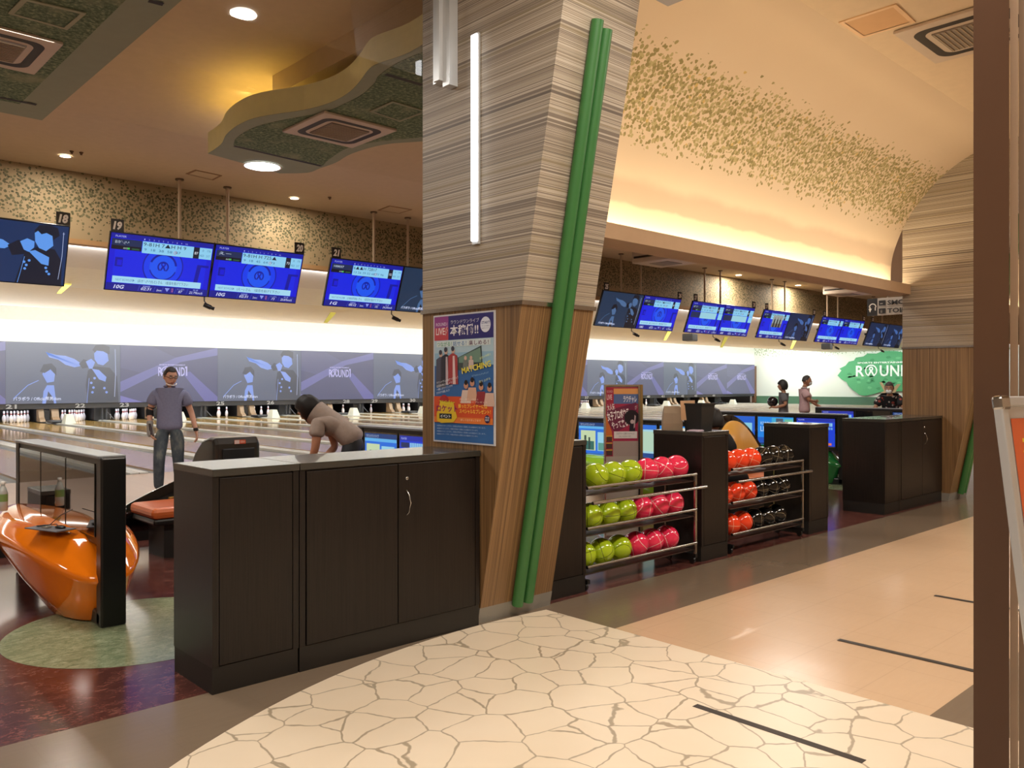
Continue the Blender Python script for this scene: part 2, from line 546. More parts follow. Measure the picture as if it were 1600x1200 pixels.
# ================================================================== SETTING
# ---- floor (several vinyls laid edge to edge)
fl = MB()
R = 4.07; CXY = (3.4, -0.17)
fl.box(-8, 62, -3.4, 3.28, -0.05, 0.0, 0)
fl.box(-8, 62, 3.28, 3.95, -0.05, 0.0, 1)
fl.box(-8, 62, 3.95, 8.3, -0.05, 0.0, 2)
fl.prism([(3.94, -3.4), (62, -3.4), (62, 1.44), (3.94, 1.44)], 0.0003, 0.0008, 'z', 1)
fl.prism([(-8, -3.4), (3.94, -3.4), (3.94, 3.9), (-8, 3.9)], 0.0003, 0.0012, 'z', 1)
arc = [(CXY[0] + R * math.cos(a), CXY[1] + R * math.sin(a)) for a in [math.radians(d) for d in range(83, 262, 2)]]
arc = [p for p in arc if p[1] > -3.3]
fl.prism([(3.94, -3.3), (3.94, CXY[1] + math.sqrt(R * R - 0.54 ** 2))] + arc + [(arc[-1][0], -3.3)], 0.0016, 0.0022, 'z', 3)
c = (1.82, 5.3)
fl.prism([(c[0] + 0.74 * math.cos(i * PI / 24), c[1] + 0.74 * math.sin(i * PI / 24)) for i in range(48)], 0.0004, 0.0014, 'z', 4)
for cc in ((8.7, 5.5), (12.2, 5.4)):
    fl.prism([(cc[0] + 0.74 * math.cos(i * PI / 24), cc[1] + 0.74 * math.sin(i * PI / 24)) for i in range(48)], 0.0004, 0.0014, 'z', 4)
struct('floor', fl, [MAT['tan'], MAT['grey'], MAT['red'], MAT['paving'], MAT['greenfl']])
ap = MB().box(-8, 62, 8.3, 13.45, -0.05, 0.10, 0)
struct('floor', ap, MAT['approach'])
struct('trim_1', MB().box(-8, 62, 8.24, 8.3, 0.0, 0.101), MAT['dark'])

LS = 1.95; LX0 = 7.55; ZL = 0.10
def lane_x(n): return LX0 + (n - 21) * LS
yf, ye = 13.45, 36.2
BELOW = {1: 'one', 2: 'two', 3: 'three', 4: 'four', 5: 'five', 6: 'six', 7: 'seven', 8: 'eight', 9: 'nine'}
def NW(n):
    if n < 20: return {15: 'fifteen', 16: 'sixteen', 17: 'seventeen', 18: 'eighteen', 19: 'nineteen'}[n]
    return {2: 'twenty', 3: 'thirty', 4: 'forty'}[n // 10] + ('-' + BELOW[n % 10] if n % 10 else '')
bm_ = MB().box(-8, 62, yf, 36.9, -0.05, 0.02)
struct('floor', bm_, MAT['dark'])
for n in range(15, 46):
    x = lane_x(n)
    t = thing('bowling_lane', f'polished bowling lane ending at the pin deck under number {NW(n)}', 'bowling lane', (x, 0, 0), 0, 'bowling lanes')
    MB().box(-0.58, 0.58, yf + 0.004, ye, 0.024, ZL).build('lane_bed', MAT['lane'], t)
    for s in (-1, 1):
        g = MB()
        a, b = sorted((s * 0.585, s * 0.83))
        prof = [(a, 0.07), (a + 0.04, 0.035), ((a + b) / 2, 0.028), (b - 0.04, 0.035), (b, 0.07), (b, 0.024), (a, 0.024)]
        g.prism(prof, yf + 0.004, ye, 'y')
        g.build('gutter', MAT['gutter'], t)
    for s in (-1, 1):
        a, b = sorted((s * 0.835, s * 0.970))
        MB().box(a, b, yf + 0.004, ye, 0.024, ZL + 0.025, r=0.01).build('divider_cap', MAT['cap'], t)
    # aiming dots and arrows
    d = MB()
    for i in range(7):
        xx = -0.42 + 0.14 * i; yy = yf + 3.9 + 0.9 - abs(i - 3) * 0.3
        d.add([(xx - 0.02, yy, ZL + 0.001), (xx + 0.02, yy, ZL + 0.001), (xx, yy + 0.16, ZL + 0.001)], [(0, 1, 2)])
    d.build('aiming_arrow', MAT['dark'], t)

# ---- ceilings
ce = MB()
ce.box(-8, 3.4, -3.4, 4.25, 4.52, 4.6, 0)
ce.box(3.4, 30, -3.4, 3.3, 4.52, 4.6, 0)
struct('ceiling', ce, MAT['ceil_aisle'])
ce = MB()
ce.box(-8, 4.7, 4.25, 9.6, 5.2, 5.3, 0)
ce.box(4.7, 62, 9.2, 9.6, 5.2, 5.3, 0)
ce.prism([(9.6, 5.2), (11.5, 4.98), (11.5, 5.3), (9.6, 5.3)], -8, 62, 'x', 0)
ce.box(-8, 62, 11.5, 14.9, 4.98, 5.3, 0)
ce.box(4.7, 62, 4.72, 9.2, 4.95, 5.3, 0)
ce.box(-8, 3.4, 4.25, 4.35, 4.6, 5.3, 0)
struct('ceiling', ce, MAT['ceil'])
ce = MB()
ce.box(-8, 62, 14.9, 18.2, 3.86, 4.0, 0)
ce.box(-8, 62, 18.2, 22.0, 3.86, 4.0, 1)
ce.box(-8, 62, 22.0, 28.2, 3.86, 4.0, 2)
ce.box(-8, 62, 28.2, 28.3, 3.86, 5.0, 0)
ce.box(-8, 62, 28.3, 34.6, 4.9, 5.0, 0)
struct('ceiling', ce, [mat('e2ddd8', 0.8), mat('eae6de', 0.8), mat('e6dcc8', 0.8)])
wl = MB().box(-8, 62, 14.75, 14.9, 3.88, 5.0)
struct('wall_back', wl, MAT['leafwall'])
struct('trim_2', MB().box(-8, 62, 14.72, 14.92, 3.80, 3.88), mat('b08a5e', 0.7))
# ---- walls
struct('wall_mask', MB().box(-8, 58.6, 34.45, 34.55, 3.02, 4.9), MAT['maskwall'])
struct('wall_rear', MB().box(-8, 62, 36.9, 37.0, -0.05, 3.1), MAT['dark'])
def M_endwall():
    h = NT('end_wall_paint', 0.7)
    p = h.xyz()
    d = h.math('MULTIPLY', h.step(p[2], 3.35, 3.9), 0.75)
    return h.done(leaf_layer(h, 'e4e8df', [(0, '8fa37c'), (0.5, 'a5b492'), (0.8, 'bfc9ab')], d, 9.0, grow=0.4))
struct('wall_right', MB().box(58.5, 58.6, -3.4, 34.5, 0.0, 5.2), M_endwall())
struct('baseboard_right', MB().box(58.42, 58.5, 5.0, 34.4, 0.0, 0.62), mat('3d6049', 0.6))
struct('wall_left', MB().box(-8.1, -8, -3.4, 37, 0, 5.3), mat('b8a288', 0.8))
struct('wall_front', MB().box(-8, 62, -3.5, -3.4, 0, 5.3), mat('c0a68a', 0.8))
struct('wall_front', MB().box(30.0, 30.1, -3.4, 3.9, 0, 5.3), mat('c0a68a', 0.8))

# ---- curved cove soffit between the columns
prof = [(4.66, 2.72), (4.66, 2.95), (4.64, 3.2), (4.56, 3.45), (4.44, 3.7), (4.27, 3.93), (4.08, 4.13), (3.86, 4.30), (3.6, 4.43), (3.35, 4.49), (3.2, 4.52)]
def smooth_profile(p, k=4):
    out = []
    for i in range(len(p) - 1):
        a = Vector(p[max(i - 1, 0)]); b = Vector(p[i]); c_ = Vector(p[i + 1]); d = Vector(p[min(i + 2, len(p) - 1)])
        for j in range(k):
            t = j / k
            q = 0.5 * ((2 * b) + (-a + c_) * t + (2 * a - 5 * b + 4 * c_ - d) * t * t + (-a + 3 * b - 3 * c_ + d) * t ** 3)
            out.append(tuple(q))
    out.append(tuple(p[-1]))
    return out
sp = smooth_profile(prof)
for xa, xb in ((4.04, 11.4), (12.04, 20.0)):
    so = MB()
    n = len(sp)
    vs = [(xa, *p) for p in sp] + [(xb, *p) for p in sp]
    so.add(vs, [(i, i + 1, i + 1 + n, i + n) for i in range(n - 1)], 0, True)
    so.prism([(4.661, 2.70), (4.661, 4.95), (4.72, 4.95), (4.72, 2.70)], xa, xb, 'x', 1)
    so.prism([(4.40, 2.70), (4.40, 2.83), (4.425, 2.83), (4.425, 2.72), (4.66, 2.72), (4.66, 2.70)], xa, xb, 'x', 1)
    struct('ceiling', so, [MAT['soffit'], MAT['beam']])
    t = thing('cove_light', 'warm strip light in the cove ' + ('left of' if xa < 5 else 'right of') + ' the far column', 'light strip', (0, 0, 0))
    MB().box(xa + 0.05, xb - 0.05, 4.48, 4.52, 2.721, 2.75).build('tube', E('ffdca0', 3.0), t)

# ---- columns that lean out over the aisle
def column(x0, x1, label):
    t = thing('column', label, 'column', (x0, 3.93, 0))
    k = 0.2
    def f(z): return -k * z
    W = x1 - x0; B = 0.575
    MB().prism([(f(0), 0.0), (f(.1), 0.1), (B, 0.1), (B, 0)], -0.004, W + 0.004, 'x').build('base_plinth', MAT['grout'], t)
    MB().prism([(f(.1), 0.1), (f(1.975), 1.975), (B, 1.975), (B, .1)], 0, W, 'x').build('wood_cladding', MAT['wood'], t)
    MB().prism([(f(2.0) , 2.0), (f(4.9), 4.9), (B, 4.9), (B, 2.0)], 0, W, 'x').build('striped_cladding', MAT['stripe'], t)
    MB().prism([(f(1.975) - 0.012, 1.975), (f(2.0) - 0.012, 2.0), (B + .01, 2.0), (B + .01, 1.975)], -0.012, W + 0.012, 'x').build('metal_trim', MAT['chrome'], t)
    for i, (xa, xb) in enumerate(((0.29, 0.26), (0.38, 0.345))):
        r = 0.037
        z0, z1 = 0.075 + 0.01 * i, 3.62 - 0.03 * i
        # half-round battens lying on the leaning face
        mb = MB()
        mb.tube([(xa + (xb - xa) * z / 3.6, f(z) - 0.036, z) for z in [z0 + (z1 - z0) * j / 12 for j in range(13)]], r, 16)
        mb.build('green_pipe', MAT['greenpipe'], t)
    return t
col1 = column(3.40, 4.04, 'leaning striped and wood column near the counter, with two green pipes and a poster')
column(11.40, 12.04, 'far leaning striped and wood column rising behind the farthest dark cabinet')

# linear light on the near column, and the rail of the glass
t = thing('linear_light', 'slim white vertical strip light on the striped side of the near column', 'light', (3.40, 3.94, 0))
MB().box(-0.018, -0.001, -0.03, 0.03, 2.38, 3.70).build('light_housing', MAT['alu'], t)
MB().box(-0.030, -0.018, -0.025, 0.025, 2.40, 3.69).build('diffuser', E('ffffff', 6.0), t)
t = thing('metal_bracket', 'grey metal bracket at the top of the near column above the green pipes', 'bracket', (3.99, 2.96, 3.80))
MB().box(-.10, .10, -.10, .04, 0, .72, r=.01).build('bracket_arm', MAT['alu'], t)
MB().box(-.13, .13, -.13, .05, -.012, .012, r=.004).build('bracket_foot', mat('8c8890', .4), t)
t = thing('smoke_barrier', 'hanging clear glass smoke barrier below the ceiling left of the near column', 'glass screen', (0, 4.23, 0))
MB().quad((-6, 0, 3.46), (3.30, 0, 3.46), (3.30, 0, 4.52), (-6, 0, 4.52)).build('glass_pane', MAT['glass'], t)
rl = MB().box(3.33, 3.398, -0.10, -0.03, 3.42, 4.5).box(3.345, 3.398, 0.03, 0.09, 3.47, 4.5).box(3.30, 3.36, -0.03, 0.03, 3.46, 4.5)
rl.build('metal_rail', MAT['alu'], t)

# poster on the column
def K(c): return mat(c, 0.35)
y1 = 3.4 / kx(679); y0 = 3.4 / kx(775)
pz0 = 1.5 - (697 - 601) / FPX * (3.4 / (VX + VY * (775 - 800) / FPX)); pz1 = 1.5 + (601 - 484.5) / FPX * (3.4 / (VX + VY * (775 - 800) / FPX))
pw, ph = y1 - y0, pz1 - pz0
t = thing('poster', 'tall blue and orange event poster with MATCHING in yellow on the near column', 'poster', (3.395, (y0 + y1) / 2, pz0), -PI / 2)
MB().box(-pw / 2, pw / 2, -0.004, 0.004, 0, ph).build('paper', K('c4c6cc'), t)
p = Pic(pw, ph, K, 0.00012)
p.rect(.02, .012, .98, .988, '2f62a0')
p.rect(.02, .60, .98, .80, '8db4cc').rect(.02, .70, .98, .80, 'a9c4d2')
p.rect(.02, .80, .98, .988, '2c2a6e').rect(.02, .80, .26, .988, 'b8434e').rect(.02, .90, .26, .988, '8d3f86')
p.text('ROUND1', .05, .915, .026, 'ddd5e6', .19).text('LIVE', .05, .845, .055, 'e8dfe0', .15, bold=.01).text('⚡', .20, .85, .05, 'e8dfe0', .05)
p.text('ラウンドワンライブ', .30, .925, .024, 'd9d9e4', .46).text('本稼働!!', .29, .84, .062, 'e6e4ea', .46, bold=.02)
p.disc(.86, .90, .058, 'd6dbe8').text('START!', .80, .905, .020, '2c3c7a', .13, bold=.02).text('サービス内容は', .80, .885, .009, '2c3c7a', .12).text('公式サイトで', .80, .868, .009, '2c3c7a', .11)
p.rect(.06, .748, .94, .795, 'c9d6d8')
p.text('つながる！', .07, .755, .028, '4d9a72', .25, bold=.01).text('話せる！', .34, .755, .028, '3f78b4', .22, bold=.01).text('楽しめる！', .60, .755, .028, '5a2b52', .31, bold=.01)
p.poly([(.42, .66), (.80, .745), (.82, .57), (.42, .565)], '3a4a4c').poly([(.44, .66), (.78, .73), (.80, .62), (.44, .62)], '6a8a7c')
for x, z, s, c1, c2 in ((.13, .60, 1.0, '4a4e60', '40414c'), (.22, .62, .95, '2b2d3a', 'b7a9b0'), (.34, .625, 1.0, '9e3a40', 'd8bfc0')):
    p.poly([(x - .08, z - .17), (x + .09, z - .17), (x + .075, z + .05), (x, z + .075), (x - .075, z + .05)], c1)
    p.poly([(x + .0, z - .17), (x + .05, z - .17), (x + .03, z + .05), (x, z + .05)], c2)
    p.disc(x + .005, z + .09, .021, 'c9a796').disc(x, z + .106, .020, '3a3c4c')
for x in (.55, .64):
    p.poly([(x - .045, .57), (x + .05, .57), (x + .035, .64), (x - .035, .64)], 'c7b4b0' if x > .6 else '6c7470').disc(x, .655, .016, 'c8a898')
p.rect(.02, .155, .98, .36, 'cf4f2a').rect(.02, .155, .98, .20, 'dd7a36')
for x, z, c1 in ((.56, .40, 'd6c0b4'), (.66, .42, 'cfa58e'), (.80, .39, '8c2f38'), (.93, .38, 'd0b0a0')):
    p.poly([(x - .09, z - .09), (x + .08, z - .09), (x + .06, z + .01), (x - .06, z + .01)], c1).disc(x, z + .045, .026, 'c08c72').disc(x, z + .068, .020, '241c1e')
p.text('MATCHING', .50, .535, .045, 'e6d94e', .46, rot=.16, bold=.02)
p.text('リアルタイムマッチング', .66, .51, .012, 'a8d0e6', .26, rot=.14).text('全国の仲間と', .78, .64, .014, 'd8e6a8', .18, rot=.25).text('盛り上がる', .77, .465, .014, 'd8e6a8', .18, rot=.2)
for i, s in enumerate(('ラウンドワンLIVEでつながって', '全国各地のプレイヤーと', '一緒にボウリングや', 'カラオケを楽しもう！')):
    p.text(s, .07, .455 - .027 * i, .016, 'e0e6ee', .38 - .05 * i, rot=.17)
p.disc(.20, .31, .062, 'a8282e').poly([(.08, .165), (.15, .15), (.36, .16), (.42, .20), (.36, .31), (.14, .32), (.07, .22)], 'd8b62e')
p.text('アドベンチャー', .12, .30, .026, 'c8d838', .26, bold=.02).text('ロケット', .07, .245, .040, '8c1f5a', .36, bold=.03)
p.rect(.12, .185, .33, .225, '12222e').text('イベント', .14, .193, .022, 'e6ecef', .17, bold=.02)
p.text('期間中、対戦プレイが成立した', .46, .335, .010, 'f0d8c8', .30).text('プレイヤーにプレゼント', .46, .315, .010, 'f0d8c8', .44)
p.text('勝ったプレイヤーには', .44, .275, .024, 'f6d250', .46, bold=.01).text('スペシャルなプレゼント！', .46, .235, .026, 'f6d250', .49, bold=.01)
p.text('詳しくはスタッフまで', .48, .175, .014, 'f6e0c0', .32).disc(.90, .195, .030, '241c4c').text('参加', .87, .20, .012, 'e8e8f0', .06).text('無料', .87, .182, .012, 'e8e8f0', .06)
for i in range(4):
    p.text('※画像はイメージです。内容は予告なく変更となる場合がございます。', .08, .125 - .022 * i, .009, 'b4c8de', .80 - .12 * (i % 2))
p.build('print', t, (0, -0.0045, 0))

# near door frame at the right edge, and its glass jamb
fx = MB()
def edge_box(pxa, pxb, da, db, z0, z1, mb, m):
    ps = []
    for px, d in ((pxa, da), (pxb, da), (pxb, db), (pxa, db)):
        r = (px - 800) / FPX * d + (0.004 if d != da and px == pxa else 0)
        ps.append((VX * d + VY * r, VY * d - VX * r))
    mb.prism(ps, z0, z1, 'z', m)
edge_box(1521, 1577, 2.35, 2.47, 0, 4.5, fx, 0)
edge_box(1578, 1591, 2.42, 2.50, 0, 4.5, fx, 1)
edge_box(1592, 1760, 2.46, 2.56, 0, 4.5, fx, 2)
struct('door_1', fx, [MAT['brown'], MAT['brown2'], mat('8a7664', 0.4)])

# queue marks on the floor
for i, x in enumerate((3.27, 4.73, 6.22)):
    o = MB().box(x - 0.021, x + 0.021, 1.44, 2.235, 0.0026, 0.0036).build('floor_tape', mat('2a211a', 0.5))
    tag(o, 'dark queue tape strip on the floor, ' + ('the one on the crazy paving' if i == 0 else 'the middle one of three, on plain tan vinyl' if i == 1 else 'the farthest one, by the door frame'), 'tape', 'queue marks')
# ================================================================== FURNITURE
def counter_box(label, x0, x1, y0=4.0, y1=4.5, h=1.10, doors=None, cat='cabinet', group=None):
    t = thing('cabinet', label, cat, (x0, y0, 0), 0, group)
    W, D = x1 - x0, y1 - y0
    b = MB()
    b.box(0.0, W, 0.012, D, 0.13, h - 0.035)
    b.box(0.0, 0.032, 0.0, 0.012, 0.13, h - 0.035)
    b.box(W - 0.032, W, 0.0, 0.012, 0.13, h - 0.035)
    b.build('body', MAT['lam'], t)
    MB().box(0.002, W - 0.002, 0.006, D - 0.004, 0.0, 0.13).build('kick_plate', MAT['dark'], t)
    MB().box(-0.001, W + 0.001, -0.008, D + 0.004, h - 0.035, h, r=0.002).build('worktop', mat('34332f', 0.24, coat=0.35), t)
    if not doors:
        MB().box(0.036, W - 0.036, 0.0, 0.012, 0.135, h - 0.045, r=0.002).build('front_panel', MAT['lam'], t)
    else:
        xs = [0.036] + doors + [W - 0.036]
        for i, (a, c_) in enumerate(zip(xs, xs[1:])):
            d = MB().box(a + 0.003, c_ - 0.003, -0.004, 0.012, 0.135, h - 0.045, r=0.002).build('door', MAT['lam'], t)
            if i == len(xs) - 2:
                hx = a + 0.06
                MB().tube([(hx, -0.004, h - 0.20), (hx, -0.022, h - 0.215), (hx + .008, -0.034, h - 0.27), (hx, -0.022, h - 0.325), (hx, -0.004, h - 0.34)], 0.004, 8).build('handle', MAT['chrome'], d)
                MB().lathe([(0.011, 0), (0.011, 0.006), (0.007, 0.008)], (0, 0, 0), 16).build('lock', MAT['chrome'], d, (hx, -0.004, h - 0.13)).rotation_euler = (PI / 2, 0, 0)
    return t

L = 'dark brown '
counter_box(L + 'narrow end cabinet nearest the camera', 1.68, 2.14, 3.90, 4.38, 1.09, group='dark cabinets along the aisle')
c0 = counter_box(L + 'two-door cabinet against the left side of the near column', 2.146, 3.385, 3.90, 4.38, 1.09, doors=[0.62], group='dark cabinets along the aisle')
counter_box(L + 'narrow cabinet between the near column and the lime balls', 4.07, 4.49, group='dark cabinets along the aisle')
counter_box(L + 'narrow cabinet with a black bin on top, between the two ball racks', 5.95, 6.36, group='dark cabinets along the aisle')
counter_box(L + 'narrow cabinet at the right end of the orange and black ball rack', 7.83, 8.24, group='dark cabinets along the aisle')
counter_box(L + 'narrow cabinet left of the two-door cabinet by the far column', 9.63, 10.04, group='dark cabinets along the aisle')
counter_box(L + 'two-door cabinet touching the far column', 10.046, 11.38, doors=[0.68], group='dark cabinets along the aisle')

# ---- ball racks
def rack(label, x0, x1):
    t = thing('ball_rack', label, 'rack', (x0, 4.0, 0), 0, 'chrome ball racks')
    W = x1 - x0
    for z in (0.175, 0.455, 0.75):
        MB().tube([(0, 0, z), (W, 0, z)], 0.013, 12).build('front_rail', MAT['steel'], t)
        MB().tube([(0, 0.29, z + 0.0), (W, 0.29, z + 0.0)], 0.011, 10).build('rear_rail', MAT['steel'], t)
        MB().box(0.0, W, 0.02, 0.27, z - 0.062, z - 0.054).build('shelf', mat('3a2a24', 0.35), t)
    MB().tube([(0, -0.055, 0.645), (W + 0.07, -0.055, 0.645)], 0.013, 12).tube([(W + 0.068, -0.055, 0.645), (W + 0.068, 0.0, 0.645)], 0.010, 8).build('push_bar', MAT['chrome'], t)
    for x in (0.01, W - 0.01):
        if x > 0.5:
            MB().box(x - 0.012, x + 0.012, -0.008, 0.008, 0.06, 0.765).build('post', MAT['steel'], t)
        MB().box(x - 0.012, x + 0.012, 0.292, 0.308, 0.06, 0.765).build('post', MAT['steel'], t)
        MB().box(x - 0.014, x + 0.014, -0.01, 0.31, 0.055, 0.085).build('foot_bar', MAT['black'], t)
        for y in (0.03, 0.27):
            MB().tube([(x - 0.012, y, 0.028), (x + 0.012, y, 0.028)], 0.027, 14).build('caster', MAT['black'], t)
    return t
rack('chrome ball rack with lime and pink balls', 4.50, 5.87)
rack('chrome ball rack with orange and black balls', 6.42, 7.70)

BALLM = dict(lime=M_ball('lime_ball_shell', 'a9c322', '151712'), pink=M_ball('pink_ball_shell', 'e83258', 'e6d6cf'),
             orange=M_ball('orange_ball_shell', 'ee4420', 'e8b48c'), black=M_ball('black_ball_shell', '101010', '857a62', 0.1))
BR = 0.101
bmesh_ball = {}
def ball_proto(c):
    if c not in bmesh_ball:
        o = MB().ball((0, 0, 0), BR, seg=32, rings=20).build('bowling_ball', BALLM[c])
        bmesh_ball[c] = (o, [])
    return bmesh_ball[c]
def put_ball(c, loc, label, rot=None):
    proto, used = ball_proto(c)
    o = proto if not used else proto.copy()
    if used: COL.objects.link(o)
    used.append(1)
    o.location = loc
    o.rotation_euler = rot or (random.uniform(0, 6), random.uniform(0, 6), random.uniform(0, 6))
    tag(o, label, 'ball', 'bowling balls on the racks')
ROW = {0: 'bottom', 1: 'middle', 2: 'top'}
ORD = ['rightmost', 'second from the right', 'third from the right', 'fourth from the right']
for r_, (z, xr) in enumerate(((0.232, 5.645), (0.512, 5.715), (0.807, 5.785))):
    for i in range(6):
        c_ = 'pink' if i < 3 else 'lime'
        x = xr - 0.207 * i
        put_ball(c_, (x, 4.135 + random.uniform(-.004, .004), z),
                 f'{c_} ball on the {ROW[r_]} shelf, {ORD[i % 3]} of the {c_} ones')
for r_, (z, xr) in enumerate(((0.232, 7.42), (0.512, 7.50), (0.807, 7.57))):
    for i in range(5):
        c_ = 'black' if i < 3 else 'orange'
        x = xr - 0.207 * i
        put_ball(c_, (x, 4.135, z),
                 f'{c_} ball on the {ROW[r_]} shelf, {ORD[i if i < 3 else i - 3]} of the {c_} ones')
    if r_: put_ball('orange', (xr - 0.207 * 5, 4.135, z), f'orange ball on the {ROW[r_]} shelf of the far rack, leftmost there')

# ---- things on the middle cabinet
t = thing('waste_bin', 'black square bin standing on the cabinet between the ball racks', 'bin', (6.17, 4.18, 1.10), 0.0)
bx = MB()
def frustum(mb, a, b, z0, z1, th=0.006, m=0):
    for s in (0, 1):
        pass
    vs = [(-a, -a, z0), (a, -a, z0), (a, a, z0), (-a, a, z0), (-b, -b, z1), (b, -b, z1), (b, b, z1), (-b, b, z1)]
    c_ = a - th; d = b - th
    vs += [(-c_, -c_, z0 + th), (c_, -c_, z0 + th), (c_, c_, z0 + th), (-c_, c_, z0 + th), (-d, -d, z1), (d, -d, z1), (d, d, z1), (-d, d, z1)]
    fs = [(0, 1, 2, 3), (8, 9, 10, 11)]
    for i in range(4):
        j = (i + 1) % 4
        fs += [(i, j, j + 4, i + 4), (8 + i, 8 + j, 12 + j, 12 + i), (4 + i, 4 + j, 12 + j, 12 + i)]
    mb.add(vs, fs, m)
frustum(bx, 0.082, 0.102, 0, 0.235)
bx.build('bucket', mat('151413', 0.6), t)
b2 = MB().box(-0.106, 0.106, -0.106, -0.1, 0.222, 0.237).box(-0.106, 0.106, 0.1, 0.106, 0.222, 0.237).box(-0.106, -0.1, -0.1, 0.1, 0.222, 0.237).box(0.1, 0.106, -0.1, 0.1, 0.222, 0.237)
b2.build('rim', mat('100f0e', 0.5), t)
o = MB().box(-0.062, 0.062, -0.012, 0.012, 0, 0.17).build('cardboard_piece', MAT['card'])
o.location = (6.10, 4.24, 1.19); o.rotation_euler = (0.0, -0.03, -0.75)
tag(o, 'light brown cardboard piece sticking up out of the black bin', 'cardboard')
pb = MB()
vs = []
for z, a, b in ((0, .085, .045), (.06, .085, .048), (.15, .078, .04), (.205, .07, .012), (.212, .068, .004)):
    vs += [(-a, -b, z), (0, -b * 1.1, z), (a, -b, z), (a, b, z), (0, b * 1.1, z), (-a, b, z)]
fs = [tuple(range(5, -1, -1))] + [(i * 6 + k, i * 6 + (k + 1) % 6, i * 6 + 6 + (k + 1) % 6, i * 6 + 6 + k) for i in range(4) for k in range(6)] + [tuple(range(24, 30))]
pb.add(vs, fs)
o = pb.build('paper_bag', mat('8d7b66', 0.75, bump=0.4)); o.location = (6.03, 4.36, 1.10); o.rotation_euler = (0, 0, -0.78)
tag(o, 'folded beige paper bag left of the black bin on the cabinet', 'bag')
o = MB().box(-0.07, 0.07, -0.05, 0.05, 0, 0.006).box(-0.05, 0.075, -0.045, 0.04, 0.006, 0.011).build('leaflet_stack', mat('c7b6c4', 0.6)); o.location = (6.05, 4.13, 1.10); o.rotation_euler = (0, 0, 0.2)
tag(o, 'few pale leaflets lying in front of the paper bag on the cabinet', 'leaflets')

# ---- poster stand behind the near rack
X, Y = 6.18, 5.05
t = thing('poster_stand', 'metal framed poster stand with a red advertisement behind the lime balls', 'sign', (X, Y, 0), -0.62)
sw, sh = 0.345, 1.50
f = MB()
f.box(-sw / 2, -sw / 2 + .014, -0.02, 0.02, .05, sh).box(sw / 2 - .014, sw / 2, -0.02, 0.02, .05, sh).box(-sw / 2 + .014, sw / 2 - .014, -0.02, 0.02, sh - .014, sh).box(-sw / 2 + .014, sw / 2 - .014, -0.02, 0.02, .05, .064)
f.build('frame', MAT['steel'], t)
MB().box(-sw / 2 + .014, sw / 2 - .014, -0.008, 0.008, .064, sh - .014).build('backing_board', mat('a49a90', 0.35), t)
MB().box(sw / 2 + .005, sw / 2 + .03, -0.02, 0.03, .05, sh).build('side_post', mat('a58c5c', 0.3, 0.6), t)
MB().box(-.2, .2, -.18, .18, 0, .05, r=.01).build('base_plate', MAT['steel'], t)
q = Pic(sw - .03, .66, K, 0.00012)
q.rect(0, 0, 1, 1, 'a02a4c').rect(0, .0, .20, .30, '8c2540').rect(.22, 0, 1, .22, '9c8d86').poly([(0, .22), (0, .60), (.18, .36), (.22, .22)], 'cf6f34')
q.rect(0, .78, .24, 1, 'a02240').rect(.24, .90, 1, .98, 'd89a5c').rect(.24, .76, 1, .90, '51699c')
q.text('ROUND1', .03, .92, .035, 'd8b0b8', .18).text('LIVE', .03, .82, .075, 'e6c8cc', .16, bold=.02).text('ラウチャレ', .54, .79, .075, 'd6dcea', .42, bold=.03)
q.poly([(.02, .66), (.95, .78), (.96, .66), (.60, .42), (.28, .34), (.08, .48)], '6a1f42')
q.text('大人気', .05, .665, .07, 'eadfe2', .24, rot=.18, bold=.02).text('女子プロボウラー', .06, .52, .10, 'f0e8ea', .80, rot=.20, bold=.03).text('が', .90, .68, .05, 'e6c4cc', .07)
q.text('やって来る！', .20, .40, .085, 'f0e8ea', .55, rot=.20, bold=.02)
q.disc(.80, .56, .11, '1c1620').poly([(.72, .30), (.92, .30), (.90, .50), (.74, .50)], '24202c').disc(.82, .50, .03, 'b8a6a8').poly([(.86, .40), (.90, .42), (.93, .58), (.89, .60)], 'b09a9c')
q.rect(.25, .26, .97, .36, 'd8d2d0').text('プロボウラーと対戦できるチャンス', .32, .315, .025, '3a4a5c', .56).text('くわしくはスタッフまで', .40, .275, .025, '2a5a5a', .38)
for i in range(3):
    q.rect(.02, .02 + .10 * i, .19, .085 + .10 * i, '4a3430').rect(.0, .085 + .1 * i, .20, .10 + .1 * i, 'd8a83c')
q.build('print', t, (0, -0.0085, sh - .014 - .67))

# ---- score consoles with lens-shaped table pods
def screen_home(p):
    p.rect(0, 0, 1, 1, '1f6fe0').rect(0, .88, 1, 1, '123a78').rect(0, .80, 1, .88, '5fb4ee').text('ラウンドワンライブ', .05, .90, .06, 'd8e8ff', .4)
    p.rect(.06, .10, .48, .74, 'c8dcb0').rect(.10, .12, .44, .40, '2d6a62').rect(.16, .12, .22, .58, '2d4a42').rect(.28, .12, .33, .52, '20403c').rect(.54, .10, .94, .70, '9ad4ea').rect(.56, .12, .92, .36, '5a9a8c')
def screen_live(p):
    p.rect(0, 0, 1, 1, '1586e8').rect(.4, .25, 1, .97, '3fb0dc').text('ROUND1', .08, .70, .12, 'bfe6ff', .26).text('LIVE', .08, .45, .2, 'd8f0ff', .26).rect(.52, .5, .72, .95, '4a5a6c').rect(.76, .3, .98, .92, '6cc0a0').disc(.62, .72, .12, 'b0a4a0').rect(0, 0, 1, .22, '0f50b8')
